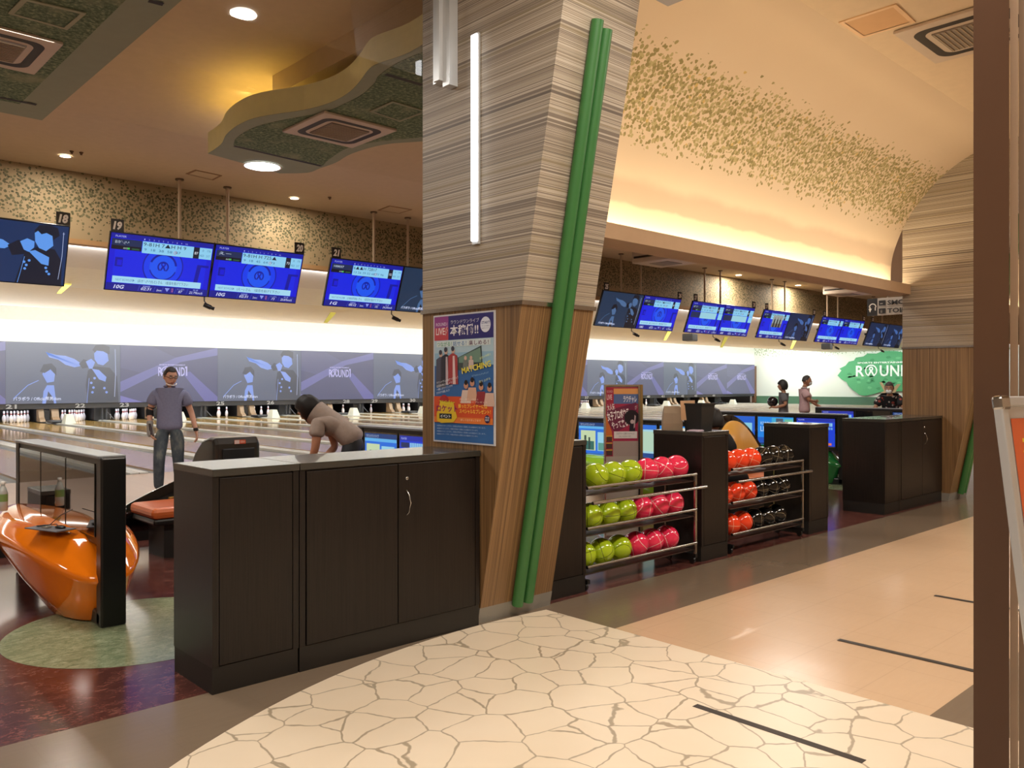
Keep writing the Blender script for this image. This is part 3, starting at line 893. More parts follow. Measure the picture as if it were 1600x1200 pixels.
def screen_score(p):
    p.rect(0, 0, 1, 1, '0f3fd8').rect(0, .88, 1, 1, '1c2fa8').text('PLAYER', .05, .91, .05, 'c8d4ff', .16)
    p.rect(.04, .72, .28, .84, '20305c')
    for i in range(10):
        p.rect(.30 + .065 * i, .72, .355 + .065 * i, .84, '8cc4e8').rect(.31 + .065 * i, .60, .36 + .065 * i, .68, '6ca4e0')
    p.ring(.5, .36, .14, .17, '1a56e8').ring(.5, .36, .05, .07, '1a56e8')
    for i in range(5):
        p.rect(.08 + .18 * i, .04, .20 + .18 * i, .12, 'a8d0f0' if i != 4 else 'e87848')
def screen_room(p):
    p.rect(0, 0, 1, 1, '1a5fd0').rect(.28, .1, .92, .75, '8cd0e6').rect(.28, .1, .92, .34, '3a7484').rect(.28, .34, .92, .42, '5a9aa4')
    for i in range(6):
        p.disc(.34 + .1 * i, .16, .03, 'c8e0e8')
def screen_map(p):
    p.rect(0, 0, 1, 1, 'a6d8e6').rect(0, .86, 1, 1, '2a70d8').rect(0, 0, 1, .14, '16448c').poly([(.10, .30), (.34, .26), (.42, .40), (.30, .56), (.14, .48)], '3f9a5c').rect(.6, .2, .95, .8, 'b8d8c0')
    p.text('トップ', .1, .03, .06, 'd8e8ff', .3)

def console(x, y0, y1, label, podc, kinds, order=0, bits=True):
    L_ = y1 - y0
    t = thing('score_console', label, 'console', (x, y0, 0), 0, 'scoring consoles in the seating area')
    W = 0.15
    MB().box(0, W, 0, 0.10, 0, 1.05, r=0.012).build('end_post', MAT['black'], t)
    MB().box(0, W, L_ - 0.10, L_, 0, 1.05, r=0.012).build('end_post', MAT['black'], t)
    MB().box(0.01, W, 0.10, L_ - 0.10, 0.50, 1.04).build('screen_housing', MAT['black'], t)
    MB().box(-0.01, W + 0.005, 0.02, L_ - 0.02, 1.04, 1.06, r=0.006).build('top_cap', mat('75797d', 0.3, coat=0.2), t)
    MB().box(0.0, 0.15, 0.02, 0.62, 0.0, 0.10, r=0.02).build('base_foot', MAT['black'], t)
    n = len(kinds)
    sl = (L_ - 0.24) / n
    for i, kd in enumerate(kinds):
        ya = 0.12 + sl * i + 0.012; yb = 0.12 + sl * (i + 1) - 0.012
        s = MB().box(0.0, 0.012, ya, yb, 0.545, 1.005, r=0.003).build('screen', MAT['screenglass'], t)
        if kd:
            p = Pic(yb - ya - .03, 0.42, lambda c_: E(c_, 0.9), 0.0003)
            kd(p)
            p.build('screen_image', s, (-0.0005, (ya + yb) / 2, 0.565), (0, 0, -PI / 2))
    # pod: rings from base to table top
    rings = [(0.16, 0.34, 0.55, 0.0, 0.0), (0.20, 0.40, 0.57, .02, 0.0), (0.30, 0.72, 0.85, .20, 0.02), (0.385, 1.05, 1.12, .40, 0.05), (0.40, 1.13, 1.17, .455, 0.06), (0.385, 1.11, 1.17, .485, .06), (0.30, 0.92, 1.17, .555, 0.02), (0.26, 0.84, 1.17, .562, 0.01)]
    mb = MB(); vs = []; N = 48
    for rx, ry, cy, z, dip in rings:
        for k in range(N):
            a = 2 * PI * k / N
            ex = 0.85
            cx_ = math.copysign(abs(math.cos(a)) ** ex, math.cos(a)); sy_ = math.copysign(abs(math.sin(a)) ** 1.15, math.sin(a))
            near = max(0, -sy_)
            vs.append((0.07 + rx * cx_, cy + ry * sy_, z - dip * 3.0 * near ** 2.5))
    fs = [tuple(range(N - 1, -1, -1))]
    for i in range(len(rings) - 1):
        fs += [(i * N + k, i * N + (k + 1) % N, (i + 1) * N + (k + 1) % N, (i + 1) * N + k) for k in range(N)]
    fs.append(tuple(range((len(rings) - 1) * N, len(rings) * N)))
    mb.add(vs, fs, 0, True)
    o = mb.build('table_pod', mat(podc, 0.09, coat=0.8), t)
    o['label'] = 'glossy lens shaped table'
    return t
console(1.64, 5.43, 7.55, 'black scoring console with dark screens and an orange pod table', 'f07c10', [None, None, None])
console(4.93, 5.55, 7.70, 'black scoring console just left of the near column, behind the counter', 'a8b820', [screen_score, screen_score, screen_home])
console(8.50, 5.55, 7.85, 'black scoring console with lit blue screens behind the lime and pink ball rack', '86b428', [screen_live, screen_map, screen_home])
console(12.05, 5.60, 7.85, 'black scoring console with lit screens and a dark green pod', '1f6a34', [screen_score, screen_live, screen_room])
console(15.7, 5.60, 7.9, 'farthest black scoring console, with people standing at it', '3a5a8c', [screen_home, None, screen_score])

# things on the orange pod
t = thing('power_tray', 'small grey tray with cables lying on the orange pod table', 'tray', (1.49, 5.95, 0.5655), 0.35)
MB().box(-0.07, 0.07, -0.16, 0.16, 0, 0.008, r=0.003).build('tray', mat('6b6a70', 0.4), t)
MB().ball((0.02, -0.07, 0.016), .025, .045, .010).build('controller', MAT['black'], t)
MB().box(-.03, .01, 0.0, .05, .008, .022, r=.004).build('plug', mat('b8b0a4', 0.5), t)
MB().tube([(0.02, -0.05, .018), (0.03, -.02, .03), (0.02, .06, .02), (-.02, .11, .016), (-.05, .05, .02), (-.02, -.02, .03), (.03, -.06, .09), (.10, -.08, .12)], 0.003, 6).build('cable', MAT['cable'], t)
t = thing('plastic_bottle', 'clear plastic drink bottle with a green label at the left edge, on the orange table', 'bottle', (1.45, 7.05, 0.566))
MB().lathe([(0.028, 0), (0.032, .01), (0.032, .07), (.030, .075), (.032, .08), (.032, .13), (.02, .17), (.013, .185), (.013, .20)], n=20).build('bottle_body', mat('b9c0bb', 0.08, coat=0.5), t)
MB().lathe([(0.0325, .07), (0.0325, .125)], n=20).build('bottle_label', mat('7ea864', 0.4), t)
MB().lathe([(0.015, .196), (0.015, .215), (.012, .217)], n=16).build('cap', mat('d8d8d0', 0.4), t)

# cabinet at the far left behind the pod
counter_box('low dark cabinet under the left edge of the picture behind the orange pod', 1.22, 1.44, 7.62, 8.05, 0.62)

# ---- benches with shell backs
def bench(label, loc, rz, dome, seatc=MAT['seat']):
    t = thing('lounge_bench', label, 'bench', loc, rz, 'moulded lounge benches')
    Lb = 1.5
    # shell: curved black fin behind the seat
    n = 20
    mb = MB(); vs = []
    for i in range(n + 1):
        a = PI * i / n
        x = -Lb / 2 - 0.03 + (Lb + 0.06) * i / n
        h = 0.40 + (dome - 0.40 + 0.05) * math.sin(a * 0.5 + (0.0)) ** 0.9 if dome < 0.8 else 0.40 + (dome - 0.36) * math.sin(a) ** 0.7
        yb = 0.30 + 0.08 * math.sin(a)
        vs += [(x, yb, 0.18), (x, yb + 0.03 + 0.10 * (h - .4), h), (x, yb + 0.06 + .10 * (h - .4), h), (x, yb + 0.06, 0.18)]
    fs = []
    for i in range(n):
        for k in range(4):
            fs.append((i * 4 + k, i * 4 + (k + 1) % 4, i * 4 + 4 + (k + 1) % 4, i * 4 + 4 + k))
    fs += [(0, 1, 2, 3), tuple(n * 4 + k for k in (3, 2, 1, 0))]
    mb.add(vs, fs, 0, True)
    mb.build('shell', MAT['blackgloss'], t)
    # cushions
    for i in range(3):
        xa = -Lb / 2 + i * Lb / 3 + 0.006; xb = xa + Lb / 3 - 0.012
        bow = 0.05
        ya = -0.30 - (bow if i == 1 else 0.0)
        MB().box(xa, xb, ya, 0.27, 0.36, 0.455, r=0.035).build('cushion', seatc, t)
    MB().box(-Lb / 2 + .03, Lb / 2 - .03, -0.27, 0.27, 0.30, 0.36, r=0.02).build('seat_pan', MAT['black'], t)
    MB().box(-Lb / 2 + .15, Lb / 2 - .15, -0.16, 0.20, 0.0, 0.30).build('plinth', MAT['dark'], t)
    # back pad
    mb = MB(); vs = []
    m_ = 18
    a0, a1 = (0.25, 1.0) if dome < 0.8 else (0.12, 0.88)
    for i in range(m_ + 1):
        f_ = a0 + (a1 - a0) * i / m_
        a = PI * f_
        x = -Lb / 2 + Lb * f_
        if dome < 0.8:
            h = 0.40 + (dome - 0.40) * min(1, math.sin(PI / 2 * min(1, (f_ - a0) / (1 - a0) * 2.2)))
        else:
            g = (i / m_) * PI
            h = 0.47 + (dome - 0.50) * math.sin(g) ** 0.7
        yb = 0.27 + 0.08 * math.sin(a)
        vs += [(x, yb - 0.05, 0.46), (x, yb - .02 + .10 * (h - .4), h), (x, yb + .015 + .10 * (h - .4), h), (x, yb + .01, 0.46)]
    fs = []
    for i in range(m_):
        for k in range(4):
            fs.append((i * 4 + k, i * 4 + (k + 1) % 4, i * 4 + 4 + (k + 1) % 4, i * 4 + 4 + k))
    fs += [(0, 1, 2, 3), tuple(m_ * 4 + k for k in (3, 2, 1, 0))]
    mb.add(vs, fs, 0, True)
    mb.build('backrest_pad', MAT['yellow'], t)
    return t
bench('orange cushioned bench with a black shell behind the near end cabinet', (3.30, 7.42, 0), 0.0, 0.72)
bench('bench with a tall rounded yellow back behind the orange balls', (8.68, 4.98, 0), 0, 1.10)

# ---- ball returns on the approach
def ball_return(x, y, label):
    t = thing('ball_return', label, 'ball return', (x, y, ZL), 0, 'ball return machines on the approach')
    prof = [(-0.42, 0.0), (-0.40, 0.66), (-0.34, 0.735), (-0.20, 0.745), (0.0, 0.70), (0.25, 0.52), (0.46, 0.25), (0.60, 0.0)]
    mb = MB()
    mb.prism(prof, -0.30, 0.30, 'x')
    o = mb.build('hood', mat('26231f', 0.28, coat=0.4), t)
    bv = o.modifiers.new('b', 'BEVEL'); bv.width = 0.05; bv.segments = 4; bv.limit_method = 'ANGLE'; bv.angle_limit = 0.9
    MB().box(-0.21, 0.21, -0.43, -0.402, 0.08, 0.60, r=0.012).build('mouth', mat('060606', 0.6), t)
    p = Pic(0.15, 0.05, lambda c_: mat(c_, 0.4), 0.0006)
    p.rect(0, 0, 1, 1, 'c8502c').rect(.02, .05, .45, .95, 'd8c0b8').text('使用中', .52, .25, .5, 'f0d0c0', .4)
    p.build('label_plate', t, (0.02, -0.408, 0.655))
    r = MB().box(-0.22, 0.22, -1.35, -0.45, 0.36, 0.42, r=0.02).box(-.10, .10, -1.2, -.6, 0.0, .36)
    r.build('ball_tray', MAT['black'], t)
    MB().tube([(-.2, -1.35, .45), (.2, -1.35, .45), (.2, -.45, .45)], .012, 8).build('tray_rail', MAT['chrome'], t)
    return t
ball_return(4.62, 10.35, 'black ball return hood with a small orange plate above the long counter')
ball_return(8.52, 10.35, 'black ball return hidden mostly by the near column')
ball_return(12.42, 10.35, 'black ball return behind the red advertisement stand')
ball_return(16.4, 10.35, 'black ball return between the farther consoles')

# ---- A-frame board at the right edge
t = thing('a_frame_sign', 'aluminium framed board with orange print at the right edge', 'sign', (2.174, 0.473, 0), math.radians(-14.7))
lean = Euler((-math.atan(0.13), 0, 0))
H_ = 1.483; W_ = 0.46
fr = MB()
fr.box(0, .026, -.012, .012, .03, H_, r=.004).box(W_ - .026, W_, -.012, .012, .03, H_, r=.004)
fr.box(.02, W_ - .02, -.012, .012, H_ - .026, H_, r=.004).box(.02, W_ - .02, -.012, .012, .03, .056, r=.004)
o = fr.build('frame', MAT['alu'], t); o.rotation_euler = lean
for xx in (0.0, W_ - .034):
    o = MB().box(xx - .002, xx + .036, -.015, .015, H_ - .034, H_ + .003, r=.008).build('corner_cap', MAT['chrome'], t); o.rotation_euler = lean
o = MB().box(.02, W_ - .02, -.004, .004, .05, H_ - .02).build('board', mat('cfcfd2', 0.4), t); o.rotation_euler = lean
p = Pic(W_ - .06, H_ - .09, K, 0.0006)
p.rect(.02, .01, .98, .99, 'd9683a').rect(.10, .30, .90, .90, 'dcdadc').text('ボウリング', .10, .925, .034, 'e8d23c', .78, bold=.03)
p.text('ご案内', .3, .80, .05, '6a4438', .4)
o = p.build('print', t); o.rotation_euler = lean
o.matrix_basis = lean.to_matrix().to_4x4() @ Matrix.Translation((W_ / 2, -.005, .05))
MB().box(0, W_, -.06, .10, 0, .03, r=.008).build('foot', MAT['alu'], t)
# ================================================================== OVERHEAD MONITORS
def em(s): return lambda c_: E(c_, s)
def singer(p, big=False, bg='2c3f63', blue='8fb0ee', dark=None):
    """generic singer with arm stretched to the left"""
    p.rect(0, 0, 1, 1, bg)
    dk = dark or ('0e1420' if not big else '10182c')
    if not big:
        p.poly([(.70, 0), (.68, .30), (.70, .55), (.76, .62), (.90, .60), (.97, .45), (.985, 0)], dk)
        p.poly([(.345, .80), (.36, .83), (.42, .80), (.50, .79), (.58, .74), (.635, .67), (.63, .62), (.58, .60), (.50, .64), (.44, .72), (.36, .76), (.33, .85)], blue)
        p.poly([(.62, .66), (.66, .74), (.73, .70), (.70, .60), (.65, .58)], dk)
        p.poly([(.74, .90), (.77, .98), (.84, 1.0), (.90, .96), (.90, .84), (.80, .78)], dk)
        p.poly([(.755, .84), (.78, .89), (.84, .88), (.88, .84), (.89, .72), (.84, .64), (.79, .66), (.76, .74)], blue)
        p.poly([(.68, .70), (.73, .75), (.765, .69), (.74, .58), (.71, .58)], blue)
        p.poly([(.735, .58), (.80, .56), (.87, .44), (.86, .36), (.80, .40)], blue)
        for a, b in ((.73, .34), (.75, .26), (.76, .42), (.85, .25), (.87, .18), (.74, .18)):
            p.disc(a, b, .022, blue, 8)
        p.line([(.71, .42), (.70, .2), (.69, 0)], .008, blue)
        p.line([(.95, .92), (.955, .5), (.945, .1)], .012, 'aebbe0')
        p.poly([(.30, .48), (.33, .60), (.38, .60), (.41, .50), (.40, .36), (.34, .34)], blue)
        p.poly([(.28, .52), (.31, .64), (.38, .66), (.42, .58), (.42, .46), (.37, .56), (.32, .50)], dk)
        p.line([(.06, .08), (.18, .30), (.27, .38)], .012, blue)
        p.poly([(.30, .0), (.31, .2), (.34, .3), (.40, .3), (.42, 0)], blue).poly([(.33, 0), (.35, .2), (.39, .1), (.40, 0)], dk)
        p.text('バラボラ / Official髭男dism', .06, .055, .05, 'd6e0ff', .40, bold=.02)
    else:
        p.poly([(.60, 0), (.64, .35), (.66, .50), (.76, .62), (.90, .60), (.97, .40), (.98, 0)], dk)
        p.poly([(0, .68), (.05, .70), (.30, .72), (.48, .68), (.55, .60), (.50, .54), (.35, .53), (0, .60)], blue)
        p.poly([(.52, .60), (.60, .70), (.70, .66), (.66, .48), (.56, .44)], dk)
        p.poly([(.72, .88), (.76, .98), (.84, 1.0), (.91, .96), (.93, .84), (.86, .72), (.76, .76)], dk)
        p.poly([(.725, .84), (.75, .88), (.78, .83), (.82, .86), (.87, .82), (.885, .66), (.83, .56), (.77, .60), (.735, .70)], blue)
        p.poly([(.615, .68), (.67, .74), (.73, .70), (.73, .60), (.69, .52), (.65, .55)], blue)
        p.poly([(.69, .53), (.74, .56), (.86, .46), (.86, .32), (.80, .34)], blue)
        for a, b in ((.66, .35), (.68, .30), (.70, .38), (.67, .24), (.84, .28), (.85, .22), (.87, .18)):
            p.disc(a, b, .022, blue, 8)
        p.line([(.66, .44), (.64, .2), (.62, 0)], .008, blue)
        p.text('U', .955, .86, .03, 'aebbe0')
        p.line([(.96, .90), (.965, .5), (.95, .1)], .008, 'aebbe0')
def logo_screen(p):
    p.rect(0, 0, 1, 1, '50547c')
    p.poly([(0, .36), (.55, .80), (1, 1), (1, .86), (.60, .72), (0, .18)], '7273b0').poly([(0, 0), (0, .12), (.22, 0)], '7a78c0')
    p.poly([(.62, .52), (.70, .55), (1, .08), (1, 0), (.86, 0)], '6c6cae').poly([(0, 1), (.3, 1), (.55, .80), (.2, .52), (0, .6)], '585b86')
    round1(p, .37, .47, .16, .30, 'c4c0f4')
def round1(p, x, z, h, w, c, small=True):
    hw = h * p.h / p.w
    p.text('R', x, z, h, c, w * .15, bold=.02)
    cx = x + w * .27; r = h * .56
    p.ring(cx, z + h * .5, r * .80, r, c, 28, -PI * .30, PI * 1.30)
    p.ring(cx, z + h * .68, h * .08, h * .20, c, 20)
    k = p.h / p.w
    p.poly([(cx - .10 * h * k, z + h * .50), (cx - .34 * h * k, z), (cx - .20 * h * k, z), (cx, z + .36 * h), (cx + .20 * h * k, z), (cx + .34 * h * k, z), (cx + .10 * h * k, z + h * .50)], c)
    p.text('U', x + w * .42, z, h, c, w * .15, bold=.02).text('N', x + w * .60, z, h, c, w * .15, bold=.02).text('D', x + w * .78, z, h, c, w * .14, bold=.02)
    p.poly([(x + w * .92, z + h * .85), (x + w * .93, z + h * 1.08), (x + w * 1.0, z + h * 1.08), (x + w * 1.0, z), (x + w * .955, z), (x + w * .955, z + h * .88)], c)
    if small:
        p.text('SPORTS ENTERTAINMENT', x + w * .03, z + h * 1.16, h * .14, c, w * .90, bold=.03)
def score(p, name='おか＼(^-^', frames='9-81H 7▲H H 9', totals='9  18  38  58  87', tot='87', game='10G', tm='02:31', sp='22.79', msg='(おか＼(^-^)もと) さん　1投目を投げて下さい'):
    B0, B1, B2, B3 = '0a14d8', '0a3cf0', '06109c', '8fd2f4'
    p.rect(0, 0, 1, 1, B0)
    p.poly([(.05, .15), (.05, .75), (.35, .84), (.65, .84), (.95, .75), (.95, .15)], '0a24e6')
    p.disc(.52, .48, .36, B1, 40).ring(.52, .48, .34, .36, B2, 40, -PI * .35, PI * 1.25).disc(.52, .48, .24, '1456f4', 36)
    p.ring(.52, .48, .21, .245, B2, 36, PI * .05, PI * .9).ring(.52, .48, .225, .245, B2, 36, PI * 1.1, PI * 1.9)
    p.ring(.52, .48, .075, .10, B2, 28, -PI * .28, PI * 1.28).ring(.52, .525, .02, .042, B2, 18).poly([(.51, .49), (.49, .41), (.505, .41), (.52, .46), (.535, .41), (.55, .41), (.53, .49)], B2)
    p.rect(.06, .42, .13, .58, B2).rect(.08, .44, .125, .54, B0).poly([(.86, .58), (.98, .58), (.98, .54), (.90, .54), (.88, .20), (.84, .20)], B2)
    p.rect(0, .92, 1, 1, '101a9c').text('PLAYER', .04, .935, .035, 'b4c0ff', .10)
    for i in range(10):
        p.text(str(i + 1), .305 + .045 * i, .928, .03, 'a8b4ff', .022 if i == 9 else .010)
    p.rect(.01, .72, .29, .91, '1c2c54').rect(.01, .72, .29, .79, '0a0e20').text(name, .04, .83, .045, 'cfe0f0', .13).text('AVG', .12, .735, .03, 'd0e8e0', .04).rect(.16, .735, .18, .765, '3cc850').rect(.20, .735, .27, .76, '2a5c40')
    p.rect(.295, .70, .80, .91, B3).rect(.80, .70, .86, .91, '14182c').rect(.86, .70, .99, .91, B3)
    p.text(frames, .305, .83, .065, '182038', .032 * len(frames)).text(totals, .315, .745, .045, '2a6a9c', .021 * len(totals)).text('◇', .60, .735, .05, 'd05a6a')
    p.text(tot, .812, .775, .05, 'f0f4ff', .036).text('0', .89, .84, .04, '2a6a9c').text('176', .94, .84, .04, '2a6a9c', .035).text('1423', .865, .745, .04, '2a6a9c', .045).text('217', .935, .745, .04, '2a6a9c', .035)
    p.rect(.05, .135, .92, .25, 'a6ddf6').text('NEXT BOWLER▶', .08, .17, .04, '5c8ac0', .18).text(msg, .29, .17, .045, '24486c', .50)
    p.rect(0, 0, 1, .125, '101a8c').text(game, .07, .03, .065, 'dfe6ff', .10, shear=.25, bold=.02)
    p.text('経過時間', .345, .085, .025, 'aab8ff', .07).text(tm, .33, .03, .05, 'dfe6ff', .10, shear=.25, bold=.01).text('2mm', .48, .03, .04, 'dfe6ff', .05, shear=.25)
    p.poly([(.56, .10), (.61, .10), (.585, .03)], '8c9cf0').text('球', .625, .07, .03, 'c870a0').text('速', .625, .03, .03, 'c870a0').text('トータル', .69, .085, .025, 'aab8ff', .07).text(tot, .70, .03, .045, 'dfe6ff', .04, shear=.25)
    p.text('時 速', .85, .09, .022, 'aab8ff', .05).text(sp + 'km/h', .81, .03, .045, 'dfe6ff', .14, shear=.25)
    for xx in (.30, .45, .53, .66, .78, .94):
        p.line([(xx, .01), (xx + .015, .11)], .005, '5060d8')
def photo_score(p):
    score(p)
    p.rect(.38, .42, .76, .86, '9aa4a0').rect(.38, .42, .76, .56, '7c7466')
    for x in (.46, .57, .67):
        p.poly([(x - .03, .42), (x + .03, .42), (x + .02, .72), (x - .02, .72)], '20262c').disc(x, .76, .03, '8c7468')
def two_score(p):
    score(p)
    p.rect(.01, .50, .29, .69, '1c2c54').rect(.295, .49, .80, .69, '9cd4e4').rect(.86, .49, .99, .69, B3c)
B3c = '8fd2f4'

KSP = 0.2865; YM = 13.6; TILT = math.radians(20)
def monitor(xc, label, content, num, side, parent_group, dim=1.0):
    w_, h_ = 1.66, 0.94
    t = thing('monitor', label, 'monitor', (xc, YM, 3.88 - .0), 0, parent_group)
    e = link('panel_tilt', None)  # replaced below
    bpy.data.objects.remove(e)
    Rm = Euler((TILT, 0, 0))
    o = MB().box(-w_ / 2, w_ / 2, 0.0, 0.05, -h_, 0, r=.006).build('bezel', MAT['black'], t); o.rotation_euler = Rm
    p = Pic(w_ - .035, h_ - .035, em(dim), 0.0003)
    content(p)
    o2 = p.build('screen_image', t)
    o2.matrix_basis = Rm.to_matrix().to_4x4() @ Matrix.Translation((0, -0.0005, -h_ + .0175))
    q = Pic(.19, .19, lambda c_: mat(c_, 0.5), 0.001)
    q.rect(0, 0, 1, 1, '17100c').text(num, .14, .18, .62, 'f0ece8', .72, shear=.22, bold=.05)
    q.build('number_plate', t, (side * (w_ / 2 - .10), -0.01, 0.005))
    MB().box(side * (w_ / 2 - .10) - .095, side * (w_ / 2 - .10) + .095, -0.008, .0, 0.0, .195).build('plate_backing', mat('17100c', 0.5), t)
    return t
S1 = lambda p: score(p)
S2 = lambda p: score(p, 'えー', '9-81H H 725▲', '9  18  45  64  73', '73', '10G', '02:31', '20.87', '(えー) さん　1投目を投げて下さい')
S3 = lambda p: score(p, '100037', '6▲▲H 72817', '13 26 39 52 68 77 96', '132', '1G', '00:12', '24.23', '(100037030) さん　1投目を投げて下さい')
SB = lambda p: singer(p, True, '14305c', '5f9cf0')
SD = lambda p: singer(p, False, '1c3450', '4a6c98')
SE_ = lambda p: singer(p, False, '1a2a4c', '4468a8')
mons = {-1: (SD, SB), 0: (S1, S2), 1: (S3, SD), 2: (S1, S2), 3: (SD, S1), 4: (two_score, two_score), 5: (photo_score, SE_), 6: (S2, S1), 7: (SE_, SE_)}
desc = {id(S1): 'blue score screen', id(S2): 'blue score screen', id(S3): 'blue score screen reading 1G'}
for i in range(-1, 8):
    xc = (0.4345 + KSP * i) * YM
    if i < 0:
        xc = 0.148 * YM
    na, nb = 19 + 2 * i, 20 + 2 * i
    for s, cnt, num in ((-1, mons[i][0], na), (1, mons[i][1], nb)):
        kind = 'dark screen showing a singer' if cnt in (SD, SB, SE_) else 'blue bowling score screen'
        m_ = monitor(xc + s * 0.835, f'hanging monitor with a {kind}, its plate reading {NW(num)}', cnt, str(num), s, 'hanging score monitors', 0.92)
    t = thing('monitor_mount', f'pair of pale poles behind the monitors {NW(na)} and {NW(nb)}', 'mount', (xc, YM + .46, 0), 0, 'monitor mounts')
    for s in (-1, 1):
        MB().tube([(s * 0.42, 0, 3.45), (s * 0.42, 0, 4.97)], 0.028, 12).build('pole', mat('b8a48c', 0.5), t)
        MB().lathe([(0.07, 4.955), (0.07, 4.978)], (s * .42, 0, 0), 16).build('ceiling_flange', mat('6c5a48', 0.5), t)
    MB().box(-1.2, 1.2, -0.03, 0.02, 3.42, 3.50).build('crossbar', MAT['black'], t)
    t = thing('lane_camera', f'small black camera under the joint of monitors {NW(na)} and {NW(nb)}', 'camera', (xc, YM + .33, 2.90), 0, 'small cameras below the monitors')
    MB().tube([(0, 0.115, .525), (0, 0.115, .04), (0, 0, -.03)], .012, 8).build('bracket', MAT['black'], t)
    MB().tube([(-.06, 0, -.03), (.05, -.04, -.08)], .04, 10).tube([(.05, -.04, -.08), (.10, -.06, -.10)], .03, 10).build('camera_body', MAT['black'], t)

# small projector boxes beyond the monitors
for px, py, Y_, lb in ((1078, 527, 17.5, 'grey speaker box behind monitor twenty-seven'), (1292, 541, 17.5, 'grey speaker box behind monitor thirty-one')):
    x = kx(px) * Y_; z = zat(px, py, y=Y_)
    t = thing('speaker_box', lb, 'speaker', (x, Y_, z), 0.3, 'speaker boxes over the lanes')
    MB().box(-.30, .30, -.2, .2, -.14, .12, r=.03).build('body', mat('55575a', 0.5), t)
    MB().tube([(0, 0, .12), (0, 0, 3.87 - z)], .02, 8).build('rod', mat('a8a096', 0.5), t)

# yellow marks hanging under the lane ceiling
for i, (px, py) in enumerate(((100, 452), (515, 497), (912, 495), (1043, 524), (1131, 535), (1240, 537))):
    d = (3.83 - CAM_H) * FPX / (601.0 - (py - 8)); r = (px - 800) / FPX * d
    X, Y = VX * d + VY * r, VY * d - VX * r
    if Y > 27.5: X, Y = X * 27.5 / Y, 27.5
    k = 17 * d / FPX
    zt = 3.875
    o = MB().prism([(-.62 * k, -k), (-.25 * k, -k), (.62 * k, -.1 * k), (.62 * k, .0), (.1 * k, .0)], -.012, .012, 'y').build('yellow_marker', mat('b5ac42', 0.6), None, (X, Y, zt - .02))
    tag(o, 'yellow tag hanging from the lane ceiling, seen ' + ['below monitor eighteen', 'below monitor twenty-one', 'just left of monitor twenty-five', 'below monitor twenty-six', 'below monitor twenty-eight', 'below monitor thirty'][i], 'marker', 'yellow ceiling markers')

# ================================================================== MASKS, PINS
ORDW = ['leftmost'] + [w_ + ' from left' for w_ in 'second third fourth fifth sixth seventh eighth ninth tenth eleventh twelfth thirteenth'.split()] + ['rightmost']
YK = 34.2; KW = 0.1147
for i in range(-1, 13):
    k0 = .208 + KW * i
    xa, xb = k0 * YK, (k0 + KW) * YK
    if i < 0: xa = xb - KW * YK
    kind = 'singer' if (i % 2 == 0 and i != 12) else 'logo'
    lb = f'wall screen showing {"singers on grey" if kind == "singer" else "a white logo on violet"}, {ORDW[i + 1]} above the pins'
    t = thing('display_panel', lb, 'screen', ((xa + xb) / 2, YK, 0.80), 0, 'wall screens above the pins')
    W_ = xb - xa
    MB().box(-W_ / 2 + .002, W_ / 2 - .002, 0, 0.20, 0, 2.26).build('cabinet', MAT['black'], t)
    p = Pic(W_ - .004, 2.26, em(0.80), 0.0008)
    if kind == 'singer':
        singer(p, False, '5c6680', '86a4f4', '3c4458')
    else:
        logo_screen(p)
    p.build('screen_image', t, (0, -0.002, 0))
xe = (.208 + KW * 13) * YK
struct('trim_3', MB().box(xe + .01, 58.4, 34.2, 34.44, 0.1, 2.95), mat('5a3c28', 0.5))

